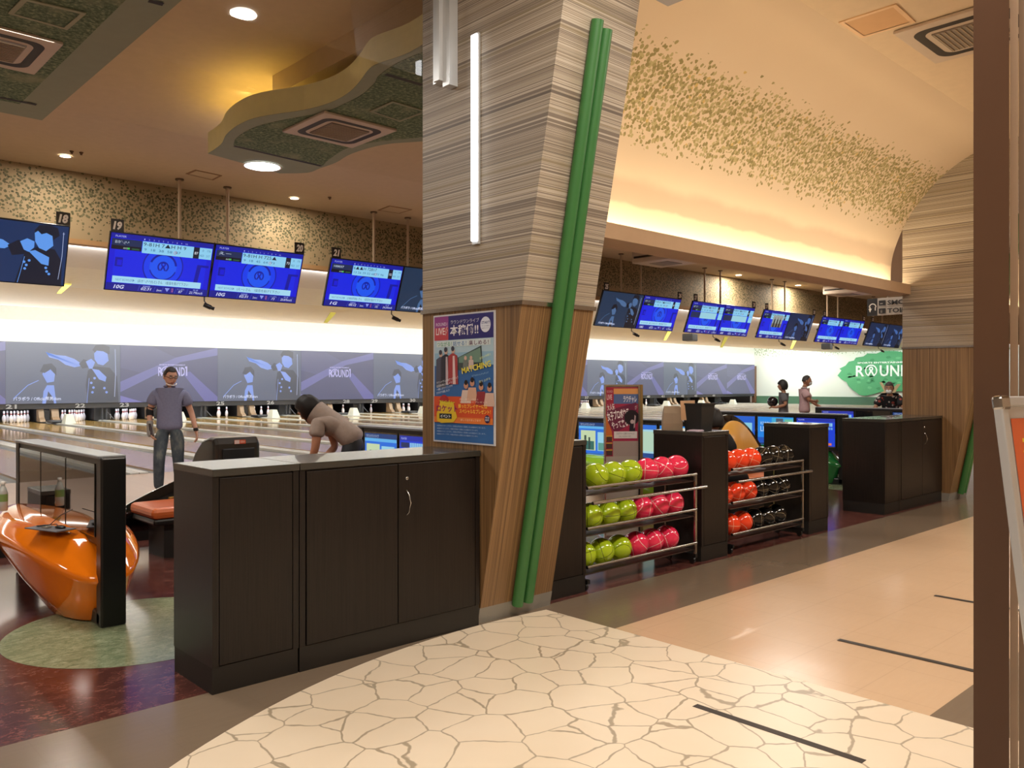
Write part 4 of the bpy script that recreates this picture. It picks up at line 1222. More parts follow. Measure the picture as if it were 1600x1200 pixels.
# black fascia under the screens with lane numbers; kickbacks and ball lifts
t = thing('pin_deck_fascia', 'long black band with lane numbers under the wall screens', 'fascia', (0, 34.22, 0))
MB().box(-4, xe, 0.02, 0.15, 0.60, 0.80).build('band', mat('16161a', 0.5), t)
p = Pic(2.0, .2, lambda c_: mat(c_, 0.5), 0.002)
mk = lambda c_: E(c_, 0.55)
for n in range(19, 45):
    q = Pic(.5, .2, mk, 0.002)
    q.text(str(n), .15, .15, .75, 'd8d4cc', .7, bold=.03)
    q.build('lane_number', t, (lane_x(n) - (0.25 if n % 2 else -0.1), 0.018, 0.60))
for n in range(19, 45):
    x = lane_x(n) + LS / 2
    pair = (n % 2 == 1)
    t = thing('kickback_partition', f'dark partition with tan fins right of pin deck {NW(n)}' if pair else f'dark partition with thin posts right of pin deck {NW(n)}', 'partition', (x, 34.3, ZL + .027), 0, 'partitions between the pin decks')
    MB().box(-.30, .30, .25, 2.2, 0, .50).build('wall', mat('121214', 0.5), t)
    if pair:
        prof = [(0.10, .0), (-.28, .0), (-.24, .07), (-.10, .16), (-.02, .38), (.0, .50), (.24, .50), (.24, 0.0)]
        MB().prism([(a, b) for a, b in prof], .10, .34, 'x').prism([(a, b) for a, b in prof], -.34, -.16, 'x').build('curved_fin', MAT['tanplastic'], t)
        MB().box(-.12, .06, .05, .24, .05, .40).build('door', mat('0d0d0f', 0.4), t)
    else:
        MB().box(-.10, -.04, .0, .06, 0, .52).box(.06, .12, .0, .06, 0, .52).build('post', mat('26282e', 0.4), t)
        MB().tube([(.12, .03, .3), (.34, -.1, 0.01)], .02, 8).build('brace', mat('26282e', 0.4), t)
    if pair:
        o = MB()
        vs = [(-.10, -.22, 0), (.26, -.22, 0), (.26, .25, 0), (-.10, .25, 0), (-.03, -.12, .33), (.17, -.12, .33), (.17, .16, .33), (-.03, .16, .33)]
        o.add(vs, [(3, 2, 1, 0), (4, 5, 6, 7), (0, 1, 5, 4), (1, 2, 6, 5), (2, 3, 7, 6), (3, 0, 4, 7)])
        g = o.build('gutter_cover', mat('d8dcd2', 0.45), None, (x, 32.0, ZL + .026))
        tag(g, f'white wedge cover standing between the lanes right of lane {NW(n)}', 'cover', 'white wedge covers at the lane ends')
        g2 = MB().box(-.30, .30, -.35, .35, 0, .09, r=.03).build('dark_cover', mat('1e2024', 0.4), None, (x + .0, 33.0, ZL + .026))
        tag(g2, f'low dark hood behind the white wedge cover right of lane {NW(n)}', 'cover', 'low hoods at the lane ends')

PS = 1.13
prof = [(0.026, 0), (0.036, .012), (0.050, .06), (0.0605, .115), (0.056, .17), (0.040, .215), (0.026, .25), (0.0228, .275), (0.026, .30), (0.032, .325), (0.0325, .345), (0.026, .368), (0.012, .381)]
pin = MB().lathe([(r * PS, z * PS) for r, z in prof], n=14)
proto = pin.build('bowling_pin', MAT['pin'])
pb_ = MB().lathe([(0.0272 * PS, .262 * PS), (0.0232 * PS, .275 * PS), (0.0275 * PS, .288 * PS)], n=14)
stripe = pb_.build('neck_stripe', MAT['pinred'], proto)
spots = [(0, 0)] + [(-1, 1), (1, 1)] + [(-2, 2), (0, 2), (2, 2)] + [(-3, 3), (-1, 3), (1, 3), (3, 3)]
full = {21, 22, 23}
part = {20: (6, 7, 8), 24: (3, 6, 7), 25: (1, 4, 5), 26: (3, 4, 5), 27: (1, 2, 5), 28: (2, 5), 29: (4,), 30: (1, 2, 4, 5), 31: (1, 3, 4), 32: (2, 4), 33: (0, 4), 34: (4,), 36: (4,), 37: (0, 1, 2, 3, 4, 5, 6), 38: (5,), 39: (2, 5), 40: (0, 1)}
first = True
for n in sorted(full | set(part)):
    for i, (a, b) in enumerate(spots):
        if n in full or i in part.get(n, ()):
            if first:
                o = proto; first = False
            else:
                o = proto.copy(); COL.objects.link(o)
                c2 = stripe.copy(); COL.objects.link(c2); c2.parent = o
            o.location = (lane_x(n) + a * .1524 * 1.1, 34.35 + b * .264 * 1.1 - .0, ZL + .003)
            tag(o, f'white bowling pin standing on pin deck {NW(n)}', 'pin', f'pins on deck {NW(n)}')
lx = MB()
for xx in (13, 30, 47):
    pass
area('pin_deck_lamp', (13, 34.5, 0.78), (14, .08), 75, (.88, .9, 1.0), (math.radians(35), 0, 0))
area('pin_deck_lamp', (34, 34.5, 0.78), (26, .08), 70, (.88, .9, 1.0), (math.radians(35), 0, 0))

# ================================================================== END WALL TREE
t = thing('wall_tree_sign', 'green painted tree with white lettering on the far end wall', 'sign', (58.41, 23.95, 0.35), -PI / 2)
W_, H_ = 7.6, 3.5
MB().box(-.4, .4, -0.01, 0.01, 0, .2).build('root_base', mat('b08a6a', 0.6), t)
p = Pic(W_, H_, lambda c_: mat(c_, 0.65), 0.002)
rng = random.Random(3)
def blob(cx, cz, rx, rz, n=46, j=.06):
    return [(cx + rx * (1 + rng.uniform(-j, j)) * math.cos(2 * PI * i / n), cz + rz * (1 + rng.uniform(-j, j)) * math.sin(2 * PI * i / n)) for i in range(n)]
p.poly([(.465, 0), (.535, 0), (.52, .12), (.60, .26), (.56, .27), (.51, .20), (.49, .30), (.46, .2), (.38, .30), (.36, .27), (.47, .12)], 'b58f72')
p.poly([(.012, .52)] + [(.05, .62), (.03, .66), (.09, .72), (.12, .80), (.17, .82), (.19, .88), (.26, .90), (.30, .96), (.38, .95), (.44, 1.0), (.56, .99), (.62, .96), (.70, .95), (.78, .90), (.84, .84), (.92, .74), (.96, .64), (.99, .52),
        (.95, .46), (.93, .40), (.86, .34), (.84, .26), (.76, .22), (.70, .16), (.60, .2), (.52, .19), (.48, .21), (.40, .17), (.36, .14), (.28, .10), (.22, .12), (.20, .16), (.16, .22), (.12, .30), (.10, .38), (.05, .44), (.035, .47)], '4f9e6c')
for i in range(70):
    a = rng.uniform(0, 2 * PI); rr = rng.uniform(0, .9) ** .6
    x, z = .5 + .44 * rr * math.cos(a), .56 + .36 * rr * math.sin(a)
    if i % 7 == 0: p.k += 0
    p.poly(blob(x, z, .022, .026, 9, .3), '3f8c5c' if i % 2 else '63b07c')
    p.k -= 1
p.k += 2
p.poly([(.47, .12), (.53, .12), (.60, .34), (.57, .34), (.51, .22), (.50, .36), (.485, .22), (.43, .38), (.41, .37)], 'a88c68')
round1(p, .19, .50, .22, .53, 'eef4ee')
p.build('painting', t, (0, -0.012, 0.0))

# ================================================================== CEILING THINGS
def cassette(t, s=0.95, col=MAT['acw'], drop=0.03):
    h = s / 2
    MB().box(-h, h, -h, h, -drop, 0, r=.008).build('panel', col, t)
    def rr(a, r, z, n=6):
        pts = []
        for cx, cy, st in ((a - r, a - r, 0), (-a + r, a - r, PI / 2), (-a + r, -a + r, PI), (a - r, -a + r, 1.5 * PI)):
            for i in range(n + 1):
                an = st + PI / 2 * i / n
                pts.append((cx + r * math.cos(an), cy + r * math.sin(an), z))
        return pts
    o_ = rr(h * .80, h * .26, -drop - .001); i_ = rr(h * .64, h * .20, -drop - .001)
    mb = MB(); n = len(o_)
    mb.add(o_ + i_, [(k, (k + 1) % n, (k + 1) % n + n, k + n) for k in range(n)])
    mb.build('air_slot', mat('20160f', 0.6), t)
    g = MB().box(-h * .52, h * .52, -h * .52, h * .52, -drop - .012, -drop)
    gr = g.build('intake_grille', MAT['acg'], t)
    sl = MB()
    for k in range(12):
        y = -h * .48 + h * .96 * k / 11
        sl.box(-h * .50, h * .50, y - .004, y + .004, -drop - .018, -drop - .012)
    sl.build('grille_slats', mat('a8957c', 0.5), gr)

# floating green panels over the seating
def hanging_panel(label, outline, inset, z0, z1, loc=(0, 0, 0)):
    t = thing('ceiling_panel', label, 'ceiling panel', loc)
    MB().prism(outline, z0 + .004, z1, 'z', 0).build('edge_band', MAT['panelface'], t)
    MB().prism(outline, z0, z0 + .0035, 'z', 0).build('underside', MAT['olive'], t)
    MB().prism(inset, z0 - .004, z0 - .0005, 'z', 0).build('moss_inlay', MAT['moss'], t)
    return t
def cp(px, py, z=4.47):
    d = (z - CAM_H) * FPX / (601.0 - py); r = (px - 800) / FPX * d
    return (VX * d + VY * r, VY * d - VX * r)
ol = [(-3.5, 4.6), (2.52, 4.6), (2.52, 10.4), (-3.5, 10.4)]
ins = [(-3.3, 4.8), (2.20, 4.8), (2.20, 9.95), (-3.3, 9.95)]
hanging_panel('square edged green ceiling panel at the upper left with an air unit in it', ol, ins, 4.47, 4.74)
left = [cp(325, 240), cp(345, 226), cp(354, 210), cp(375, 194), cp(407, 182.5), cp(475, 172), cp(515, 161), cp(542, 147), cp(560, 130), cp(575, 110), cp(590, 100), cp(640, 82), cp(690, 50)]
far_ = [cp(437, 271), cp(480, 270), cp(500, 263), cp(525, 254), cp(550, 240), cp(600, 226), cp(658, 221), cp(720, 214), cp(790, 190)]
outl = left + [(8.5, 5.3), (9.2, 6.6)] + far_[::-1] 
def catmull(pts, k=4):
    out = []
    n = len(pts)
    for i in range(n - 1):
        a, b, c_, d = [Vector(pts[max(0, min(n - 1, j))]) for j in (i - 1, i, i + 1, i + 2)]
        for j in range(k):
            tt = j / k
            out.append(tuple(0.5 * ((2 * b) + (-a + c_) * tt + (2 * a - 5 * b + 4 * c_ - d) * tt * tt + (-a + 3 * b - 3 * c_ + d) * tt ** 3)))
    out.append(pts[-1])
    return out
outl = catmull(left) + [(8.5, 5.3), (9.2, 6.6)] + catmull(far_[::-1])
lin_ = [cp(365, 227), cp(370, 215), cp(395, 200), cp(430, 190), cp(505, 175), cp(540, 161), cp(565, 148), cp(585, 130), cp(592, 118), cp(625, 96), cp(690, 70)]
fin_ = [cp(505, 258), cp(515, 248), cp(545, 230), cp(590, 221), cp(658, 214), cp(720, 205), cp(780, 185)]
inl = catmull(lin_) + [(8.2, 5.7), (8.8, 6.5)] + catmull(fin_[::-1])
hanging_panel('wavy edged green ceiling panel with an air unit and a round lamp', outl, inl, 4.47, 4.74)
t = thing('air_conditioner', 'square ceiling air unit in the wavy green panel', 'air conditioner', (5.12, 8.38, 4.465), 0, 'ceiling air units')
cassette(t)
x, y = cp(5, 82)
t = thing('air_conditioner', 'square ceiling air unit in the upper left green panel', 'air conditioner', (1.60, 8.35, 4.465), 0, 'ceiling air units')
cassette(t, 0.95)
x, y = cp(1490, 5, 4.52)
t = thing('air_conditioner', 'square ceiling air unit above the aisle at the top right', 'air conditioner', (7.68, 2.45, 4.515), 0, 'ceiling air units')
cassette(t)
for a, b, lb in ((1040, 414, 'box shaped air unit hanging above monitor twenty-six'), (1325, 462, 'box shaped air unit hanging above monitor thirty-two')):
    z = 4.62
    d = (z - 1.5) * FPX / (601.0 - b); r = (a - 800) / FPX * d
    X, Y = VX * d + VY * r, VY * d - VX * r
    t = thing('air_conditioner', lb, 'air conditioner', (X, Y, 4.66), 0, 'hanging air units')
    MB().box(-.62, .62, -.62, .62, 0, .30, r=.02).build('casing', MAT['acw'], t)
    MB().box(-.55, .55, -.635, -.62, .12, .17).box(-.635, -.62, -.55, .55, .12, .17).build('air_slot', mat('20160f', 0.6), t)
    MB().box(-.3, .3, -.3, .3, -.01, 0).build('intake_grille', MAT['acg'], t)
# slots along the panel edges
def slot(p0, p1, z, lb):
    a = Vector((*p0, z)); b = Vector((*p1, z))
    d = (b - a).normalized(); n = Vector((-d.y, d.x, 0)) * .03
    mb = MB().add([a - n, b - n, b + n, a + n], [(0, 1, 2, 3)])
    o = mb.build('air_slot', mat('17110c', 0.6)); tag(o, lb, 'vent', 'narrow slots in the green panels')
slot(cp(366, 227.5), cp(502, 259), 4.464, 'long thin dark air slot in the wavy panel near its round lamp')
slot(cp(602, 115), cp(660, 132), 4.464, 'dark air slot in the wavy panel next to the near column')
slot(cp(0, 151.5), cp(57, 163), 4.464, 'thin dark air slot at the far edge of the upper left green panel')
slot(cp(232, 0), cp(255, 6), 4.464, 'dark air slot at the top of the upper left green panel')

def frame_hatch(pts, z, lb):
    c_ = [Vector((*p, z)) for p in pts]
    mb = MB()
    ctr = sum(c_, Vector()) / 4
    o_ = c_; i_ = [p + (ctr - p).normalized() * .05 for p in c_]
    vs = [(p.x, p.y, z) for p in o_] + [(p.x, p.y, z) for p in i_] + [(p.x, p.y, z + .01) for p in o_]
    mb.add(vs, [(k, (k + 1) % 4, (k + 1) % 4 + 4, k + 4) for k in range(4)] + [(k, (k + 1) % 4, (k + 1) % 4 + 8, k + 8) for k in range(4)])
    return mb, i_
def hatch(pts, z, lb, m1, m2):
    mb, i_ = frame_hatch(pts, z, lb)
    X = sum(p[0] for p in pts) / 4; Y = sum(p[1] for p in pts) / 4
    t = thing('access_hatch', lb, 'hatch', (X, Y, z), 0, 'ceiling access hatches')
    mb.v = [(a - X, b - Y, c_ - z) for a, b, c_ in mb.v]
    mb.build('frame', m1, t)
    MB().add([(p.x - X, p.y - Y, .004) for p in i_], [(0, 1, 2, 3)]).build('door', m2, t)
hatch([cp(p[0], p[1], 4.51) for p in ((1310, 36), (1400, 7), (1431, 35), (1346, 60))], 4.51, 'rectangular ceiling hatch beside the aisle air unit at upper right', mat('e0bc92', .5), mat('cfa67a', .7))
hatch([cp(*p) for p in ((12, 18), (35, -6), (135, 18), (105, 44))], 4.452, 'framed hatch in the upper left green panel', mat('9a9c80', .6), MAT['moss'])
hatch([cp(*p) for p in ((577, 172), (613, 156), (668, 172), (625, 188))], 4.452, 'framed hatch in the wavy green panel by the near column', mat('8c8f74', .6), MAT['moss'])
hatch([cp(p[0], p[1], 4.97) for p in ((290, 272), (305, 266), (347, 275), (333, 282))], 4.972, 'thin lined hatch between the poles of monitor nineteen', mat('8c6a48', .6), MAT['ceil'])
hatch([cp(p[0], p[1], 4.97) for p in ((590, 329), (608, 322), (644, 328), (624, 334))], 4.972, 'thin lined hatch between the poles of monitor twenty-one', mat('8c6a48', .6), MAT['ceil'])

# ceiling bulkhead
# downlights
def downlight(px, py, z, r, lb, power, col='fff0dc', e=12.0, xy=None):
    X, Y = xy or cp(px, py, z)
    t = thing('ceiling_light', lb, 'ceiling light', (X, Y, z), 0, 'round ceiling lamps')
    mb = MB(); n = 24
    vs = [(R_ * math.cos(2 * PI * k / n), R_ * math.sin(2 * PI * k / n), zz) for R_, zz in ((r + .02, -.0), (r + .02, -.006), (r, -.006)) for k in range(n)]
    mb.add(vs, [(a * n + k, a * n + (k + 1) % n, (a + 1) * n + (k + 1) % n, (a + 1) * n + k) for a in range(2) for k in range(n)])
    mb.build('trim_ring', mat('e0d0b8', .5), t)
    MB().add([(r * math.cos(2 * PI * k / n), r * math.sin(2 * PI * k / n), -.004) for k in range(n)], [tuple(range(n))]).build('lamp_lens', E(col, e), t)
    area('lamp', (0, 0, -.02), (2 * r,), power, lin(col), (0, 0, 0), t, 'DISK')
    return t
downlight(215, 126, 5.19, .075, 'round downlight on the upper ceiling left of the wavy panel', 22)
downlight(102, 244, 4.97, .075, 'small round downlight near the left edge above monitor eighteen', 40)
downlight(460, 310, 4.97, .075, 'small round downlight above monitor twenty', 40)
downlight(410, 260, 4.464, .235, 'large white round lamp in the wavy green panel', 45, 'f6f8ff', 8.0)
downlight(1154, 430, 4.97, .09, 'small downlight above monitor twenty-eight', 110)
downlight(1247, 446, 4.97, .09, 'small downlight above monitor thirty', 110)
downlight(0, 0, 4.515, .10, 'round downlight of the aisle ceiling, mirrored in the glass barrier', 40, 'fff4e4', 14.0, xy=(3.0, 2.09))
downlight(0, 0, 5.19, .075, 'round lamp glowing above the wavy panel beside the bulkhead', 40, 'ffd890', 12.0, xy=cp(388, 140, 5.19))
for a, b, zz, lb in ((237, 112, 5.198, 'tiny sprinkler head by the upper downlight'), (112, 236, 4.978, 'tiny sprinkler head right of the downlight above monitor eighteen'), (127, 238, 4.978, 'tiny detector right of the sprinkler above monitor eighteen'), (515, 308, 4.978, 'small flat detector right of the downlight above monitor twenty')):
    X, Y = cp(a, b, zz)
    o = MB().lathe([(.03, 0), (.03, -.01), (.012, -.03), (.02, -.04), (.002, -.045)], (0, 0, 0), 12).build('sprinkler_head', mat('6a4c30', .4), None, (X, Y, zz))
    tag(o, lb, 'sprinkler', 'ceiling sprinkler heads')

# hanging sign
X = 14.0
yA = X / kx(1355); 
t = thing('hanging_sign', 'hanging black and white sign reading SMOKING and TOILET by the far column', 'sign', (X, yA - .62, 2.66), -PI / 2)
MB().box(-.62, .62, 0.0, .03, 0, .29).build('board', mat('a89c8e', .5), t)
p = Pic(1.24, .29, lambda c_: mat(c_, .5), 0.001)
p.rect(0, 0, 1, 1, 'b5aa9c').rect(0, 0, .14, 1, '1c1713')
p.ring(.075, .50, .16, .22, 'e6dccc', 16, 0, PI).poly([(.105, .30), (.118, .30), (.118, .50), (.105, .50)], 'e6dccc').poly([(.02, .42), (.065, .42), (.04, .20)], 'e6dccc').rect(.033, .40, .048, .52, 'e6dccc')
p.rect(.16, .56, .25, .86, '1c1713').text('▰', .175, .64, .12, 'b5aa9c').rect(.16, .10, .25, .40, '1c1713').text('ii', .185, .14, .2, 'b5aa9c').rect(.15, .48, 1, .50, '6c6258')
p.text('SMOKING', .275, .58, .26, '2c2420', .50, bold=.03).text('TOILET', .275, .12, .26, '2c2420', .36, bold=.03)
p.build('print', t, (0, -0.001, 0))
for xx in (-.28, .1):
    MB().tube([(xx, .015, .29), (xx, .015, 2.29)], .012, 8).build('rod', mat('a0907c', .5), t)
# ================================================================== PEOPLE
def skin_mesh(nodes, edges, root, sub=2):
    """one continuous surface grown over a skeleton. nodes: name -> ((x,y,z), rx, ry)"""
    names = list(nodes)
    me = bpy.data.meshes.new('sk')
    me.from_pydata([nodes[n][0] for n in names], [(names.index(a), names.index(b)) for a, b in edges], [])
    o = bpy.data.objects.new('sk', me); COL.objects.link(o)
    m = o.modifiers.new('s', 'SKIN'); m.use_smooth_shade = True; m.branch_smoothing = 0.4
    s = o.modifiers.new('u', 'SUBSURF'); s.levels = sub; s.render_levels = sub
    for i, n in enumerate(names):
        sv = me.skin_vertices[0].data[i]
        r = nodes[n][1:]
        sv.radius = (r[0], r[1] if len(r) > 1 else r[0])
        sv.use_root = (n == root)
    bpy.context.view_layer.update()
    dg = bpy.context.evaluated_depsgraph_get()
    ev = o.evaluated_get(dg)
    out = bpy.data.meshes.new_from_object(ev)
    vs = [tuple(v.co) for v in out.vertices]; fs = [tuple(p.vertices) for p in out.polygons]
    bpy.data.objects.remove(o); bpy.data.meshes.remove(me); bpy.data.meshes.remove(out)
    return vs, fs

def person(label, loc, rz, J, cfg, group=None):
    """J: joints; head: center + facing (yaw, pitch)"""
    t = thing('person', label, 'person', loc, rz, group)
    V3 = lambda k: Vector(J[k])
    sc = cfg.get('scale', 1.0)
    body = MB()
    N = {}; ED = []
    def nd(n, p, r, r2=None):
        N[n] = (tuple(p), r, r2 or r)
    nd('pelvis', V3('pelvis'), .095 * sc, .08 * sc); nd('waist', V3('waist'), .10 * sc, .08 * sc); nd('chest', V3('chest'), .105 * sc, .085 * sc)
    nd('neck0', V3('neck'), .055 * sc); nd('neck1', V3('neck') * .35 + V3('head') * .65, .050 * sc)
    ED += [('pelvis', 'waist'), ('waist', 'chest'), ('chest', 'neck0'), ('neck0', 'neck1')]
    for s in 'LR':
        nd('sh' + s, V3('sh' + s), .046 * sc); nd('el' + s, V3('el' + s), .038 * sc); nd('wr' + s, V3('wr' + s), .026 * sc)
        nd('ua' + s, (V3('sh' + s) + V3('el' + s)) / 2, .046 * sc); nd('fa' + s, V3('el' + s) * .6 + V3('wr' + s) * .4, .036 * sc)
        w_ = V3('wr' + s); d = (V3('ha' + s) - w_).normalized()
        side = Vector(J.get('palm' + s, (1, 0, 0))).normalized()
        nd('pa' + s, w_ + d * .045 * sc, .030 * sc, .016 * sc); nd('pb' + s, w_ + d * .085 * sc, .034 * sc, .015 * sc)
        ED += [('chest', 'sh' + s), ('sh' + s, 'ua' + s), ('ua' + s, 'el' + s), ('el' + s, 'fa' + s), ('fa' + s, 'wr' + s), ('wr' + s, 'pa' + s), ('pa' + s, 'pb' + s)]
        nd('hi' + s, V3('hi' + s), .060 * sc); nd('kn' + s, V3('kn' + s), .055 * sc); nd('an' + s, V3('an' + s), .038 * sc)
        nd('th' + s, (V3('hi' + s) + V3('kn' + s)) / 2, .075 * sc); nd('ca' + s, V3('kn' + s) * .65 + V3('an' + s) * .35, .056 * sc)
        nd('to' + s, V3('to' + s), .034 * sc, .026 * sc)
        ED += [('pelvis', 'hi' + s), ('hi' + s, 'th' + s), ('th' + s, 'kn' + s), ('kn' + s, 'ca' + s), ('ca' + s, 'an' + s), ('an' + s, 'to' + s)]
    vs, fs = skin_mesh(N, ED, 'pelvis')
    body.add(vs, fs, 0, True)
    # fingers
    for s in 'LR':
        w_ = V3('wr' + s); d = (V3('ha' + s) - w_).normalized()
        side = Vector(J.get('palm' + s, (1, 0, 0))); side = (side - d * side.dot(d)).normalized()
        curl = d.cross(side).normalized() * (J.get('curl' + s, 1))
        for i, (off, ln) in enumerate(((-.026, .062), (-.009, .072), (.009, .068), (.025, .052))):
            b = w_ + (d * .085 + side * off) * sc
            k = ln * sc
            pts = [b - d * .02 * sc, b, b + d * k * .45 + curl * k * .12, b + d * k * .75 + curl * k * .38, b + d * k * .85 + curl * k * .68]
            body.tube(pts, [.0088 * sc, .0088 * sc, .0082 * sc, .0076 * sc, .006 * sc], 8, 0)
        b = w_ + (d * .025 - side * .022) * sc
        body.tube([b, b - side * .018 * sc + d * .02 * sc, b - side * .028 * sc + d * .045 * sc + curl * .012 * sc, b - side * .024 * sc + d * .07 * sc + curl * .022 * sc], [.011 * sc, .0105 * sc, .0095 * sc, .007 * sc], 8, 0)
    # head
    hy, hp, hr = cfg.get('face', (0, 0, 0))
    HM = Matrix.Translation(V3('head')) @ Euler((hp, hr, hy)).to_matrix().to_4x4() @ Matrix.Scale(sc, 4)
    bm = bmesh.new()
    bmesh.ops.create_uvsphere(bm, u_segments=28, v_segments=22, radius=1.0)
    for v in bm.verts:
        x, y, z = v.co
        jaw = max(0, -z)
        X_ = x * (.076 - .024 * jaw ** 1.5)
        Y_ = y * (.096 - .012 * jaw) + (-.010 * jaw)
        Z_ = z * .118
        if y < 0:
            Y_ += .010 * math.exp(-((z - .12) / .10) ** 2) * math.exp(-((abs(x) - .38) / .18) ** 2) * 1.0   # eye sockets
            nose = math.exp(-(x / .13) ** 2) * math.exp(-((z + .12) / .17) ** 2)
            Y_ -= .020 * nose
            Y_ -= .006 * math.exp(-(x / .32) ** 2) * math.exp(-((z + .44) / .08) ** 2)
            Y_ -= .007 * math.exp(-(x / .25) ** 2) * math.exp(-((z + .82) / .14) ** 2)
        v.co = HM @ Vector((X_, Y_, Z_))
    body.bm(bm, 0, True)
    for s in (-1, 1):
        e = MB().ball((s * .076, .008, -.005), .012, .020, .032, seg=10, rings=8)
        body.add([HM @ Vector(p) for p in e.v], e.f, 0, True)
        e = MB().ball((s * .030, -.0835, .016), .012, .008, .006, seg=12, rings=8)
        body.add([HM @ Vector(p) for p in e.v], e.f, 1, True)
        e = MB().ball((s * .030, -.0905, .016), .0055, .003, .0055, seg=10, rings=8)
        body.add([HM @ Vector(p) for p in e.v], e.f, 2, True)
        e = MB().tube([(s * .046, -.079, .034), (s * .030, -.0885, .040), (s * .014, -.0895, .036)], .0035, 6)
        body.add([HM @ Vector(p) for p in e.v], e.f, 2, True)
    e = MB().tube([(-.024, -.083, -.052), (0, -.0925, -.052), (.024, -.083, -.052)], .0045, 8)
    body.add([HM @ Vector(p) for p in e.v], e.f, 3, True)
    body.build('body', [mat(cfg['skin'], .5), mat('d8d0c8', .3), mat('1a1412', .4), mat('8c4c42', .5)], t)
    # hair: cap over the skull with a front hairline
    hb = bmesh.new()
    bmesh.ops.create_uvsphere(hb, u_segments=32, v_segments=24, radius=1.0)
    hl = cfg.get('hair_len', .0); fr = cfg.get('fringe', .45); fat = cfg.get('hair_fat', 1.0)
    dele = []
    for v in hb.verts:
        x, y, z = v.co
        lim = -.15 - hl
        if y < -.15:
            tt = min(1, (-y - .15) / .45)
            lim = (-.15 - hl) * (1 - tt) + fr * tt
        if z < lim:
            dele.append(v)
            continue
        ns = 1 + .035 * math.sin(9 * x + 3 * z) * math.sin(8 * y + 2)
        v.co = HM @ Vector((x * .085 * ns * fat, y * .104 * ns * fat + .005, z * .128 * ns * fat + .004))
    bmesh.ops.delete(hb, geom=dele, context='VERTS')
    ho = MB().bm(hb, 0, True).build('hair', mat(cfg.get('hairc', '17120f'), .6), t)
    sm = ho.modifiers.new('s', 'SOLIDIFY'); sm.thickness = .012 * sc; sm.offset = -1
    # shirt
    g = cfg.get('loose', .022) * sc
    SN = {}; SE = []
    def sn(n, p, r, r2=None):
        SN[n] = (tuple(p), r, r2 or r)
    hemd = (V3('pelvis') - V3('waist')).normalized()
    sn('hem', V3('pelvis') + hemd * .085 * sc, .150 * sc + g, .118 * sc + g * .6)
    sn('pel', V3('pelvis') * .6 + V3('waist') * .4, .138 * sc + g, .105 * sc + g * .6)
    sn('wai', V3('waist'), .132 * sc + g, .10 * sc + g * .6)
    sn('che', V3('chest'), .150 * sc + g, .112 * sc + g * .5)
    sn('upc', V3('chest') * .62 + V3('neck') * .38, .105 * sc, .085 * sc); sn('trp', V3('chest') * .25 + V3('neck') * .75, .062 * sc, .058 * sc); sn('nec', V3('neck') + (V3('neck') - V3('chest')).normalized() * .004 * sc, .052 * sc, .050 * sc)
    SE += [('hem', 'pel'), ('pel', 'wai'), ('wai', 'che'), ('che', 'upc'), ('upc', 'trp'), ('trp', 'nec')]
    sl = cfg.get('sleeve', .62)
    for s in 'LR':
        sn('sh' + s, V3('sh' + s), .066 * sc + g * .4); p2 = V3('sh' + s) * (1 - sl) + V3('el' + s) * sl
        sn('mi' + s, V3('sh' + s) * (1 - sl * .5) + V3('el' + s) * sl * .5, .062 * sc + g * .7)
        sn('sl' + s, p2, .060 * sc + g * .8)
        SE += [('upc', 'sh' + s), ('sh' + s, 'mi' + s), ('mi' + s, 'sl' + s)]
    vs, fs = skin_mesh(SN, SE, 'che')
    MB().add(vs, fs, 0, True).build('shirt', cfg['shirt'], t)
    if cfg.get('collar'):
        c_ = MB(); n_ = V3('neck'); ring = []
        for k in range(25):
            a = -PI / 2 + .35 + (2 * PI - .7) * k / 24
            for rr, zz in ((.062, -.012), (.066, .028), (.080, .010)):
                ring.append((n_.x + rr * sc * math.cos(a), n_.y + rr * sc * math.sin(a), n_.z + zz * sc))
        c_.add(ring, [(3 * k + j, 3 * k + j + 1, 3 * k + j + 4, 3 * k + j + 3) for k in range(24) for j in range(2)], 0, True)
        c_.build('collar', cfg['collar'], t)
    # trousers
    TN = {}; TE = []
    def tn(n, p, r, r2=None):
        TN[n] = (tuple(p), r, r2 or r)
    tn('wa', V3('pelvis') * .6 + V3('waist') * .4, .128 * sc, .102 * sc); tn('pe', V3('pelvis'), .130 * sc, .108 * sc); TE.append(('wa', 'pe'))
    for s in 'LR':
        tn('hi' + s, V3('hi' + s), .098 * sc); tn('th' + s, (V3('hi' + s) + V3('kn' + s)) / 2, .090 * sc)
        tn('kn' + s, V3('kn' + s), .074 * sc); tn('ca' + s, V3('kn' + s) * .5 + V3('an' + s) * .5, .070 * sc); tn('an' + s, V3('an' + s) + Vector((0, 0, .01)), .060 * sc)
        TE += [('pe', 'hi' + s), ('hi' + s, 'th' + s), ('th' + s, 'kn' + s), ('kn' + s, 'ca' + s), ('ca' + s, 'an' + s)]
    vs, fs = skin_mesh(TN, TE, 'pe')
    MB().add(vs, fs, 0, True).build('trousers', cfg['trousers'], t)
    for s in 'LR':
        a = V3('an' + s); b = V3('to' + s); d = (b - a); d.z = 0; d.normalize()
        m_ = MB(); c0_ = Vector((a.x, a.y, 0)); zf = cfg.get('floor', 0.0)
        sd = Vector((-d.y, d.x, 0))
        sec = [(-.07, .030, .075), (-.03, .040, .095), (.04, .042, .085), (.11, .048, .055), (.17, .042, .040), (.20, .018, .028)]
        vs = []
        for u_, w_, h_ in sec:
            for k in range(10):
                an = PI * k / 9
                vs.append(c0_ + d * u_ * sc + sd * math.cos(an) * w_ * sc + Vector((0, 0, zf + (.004 + math.sin(an) ** .7 * h_) * sc)))
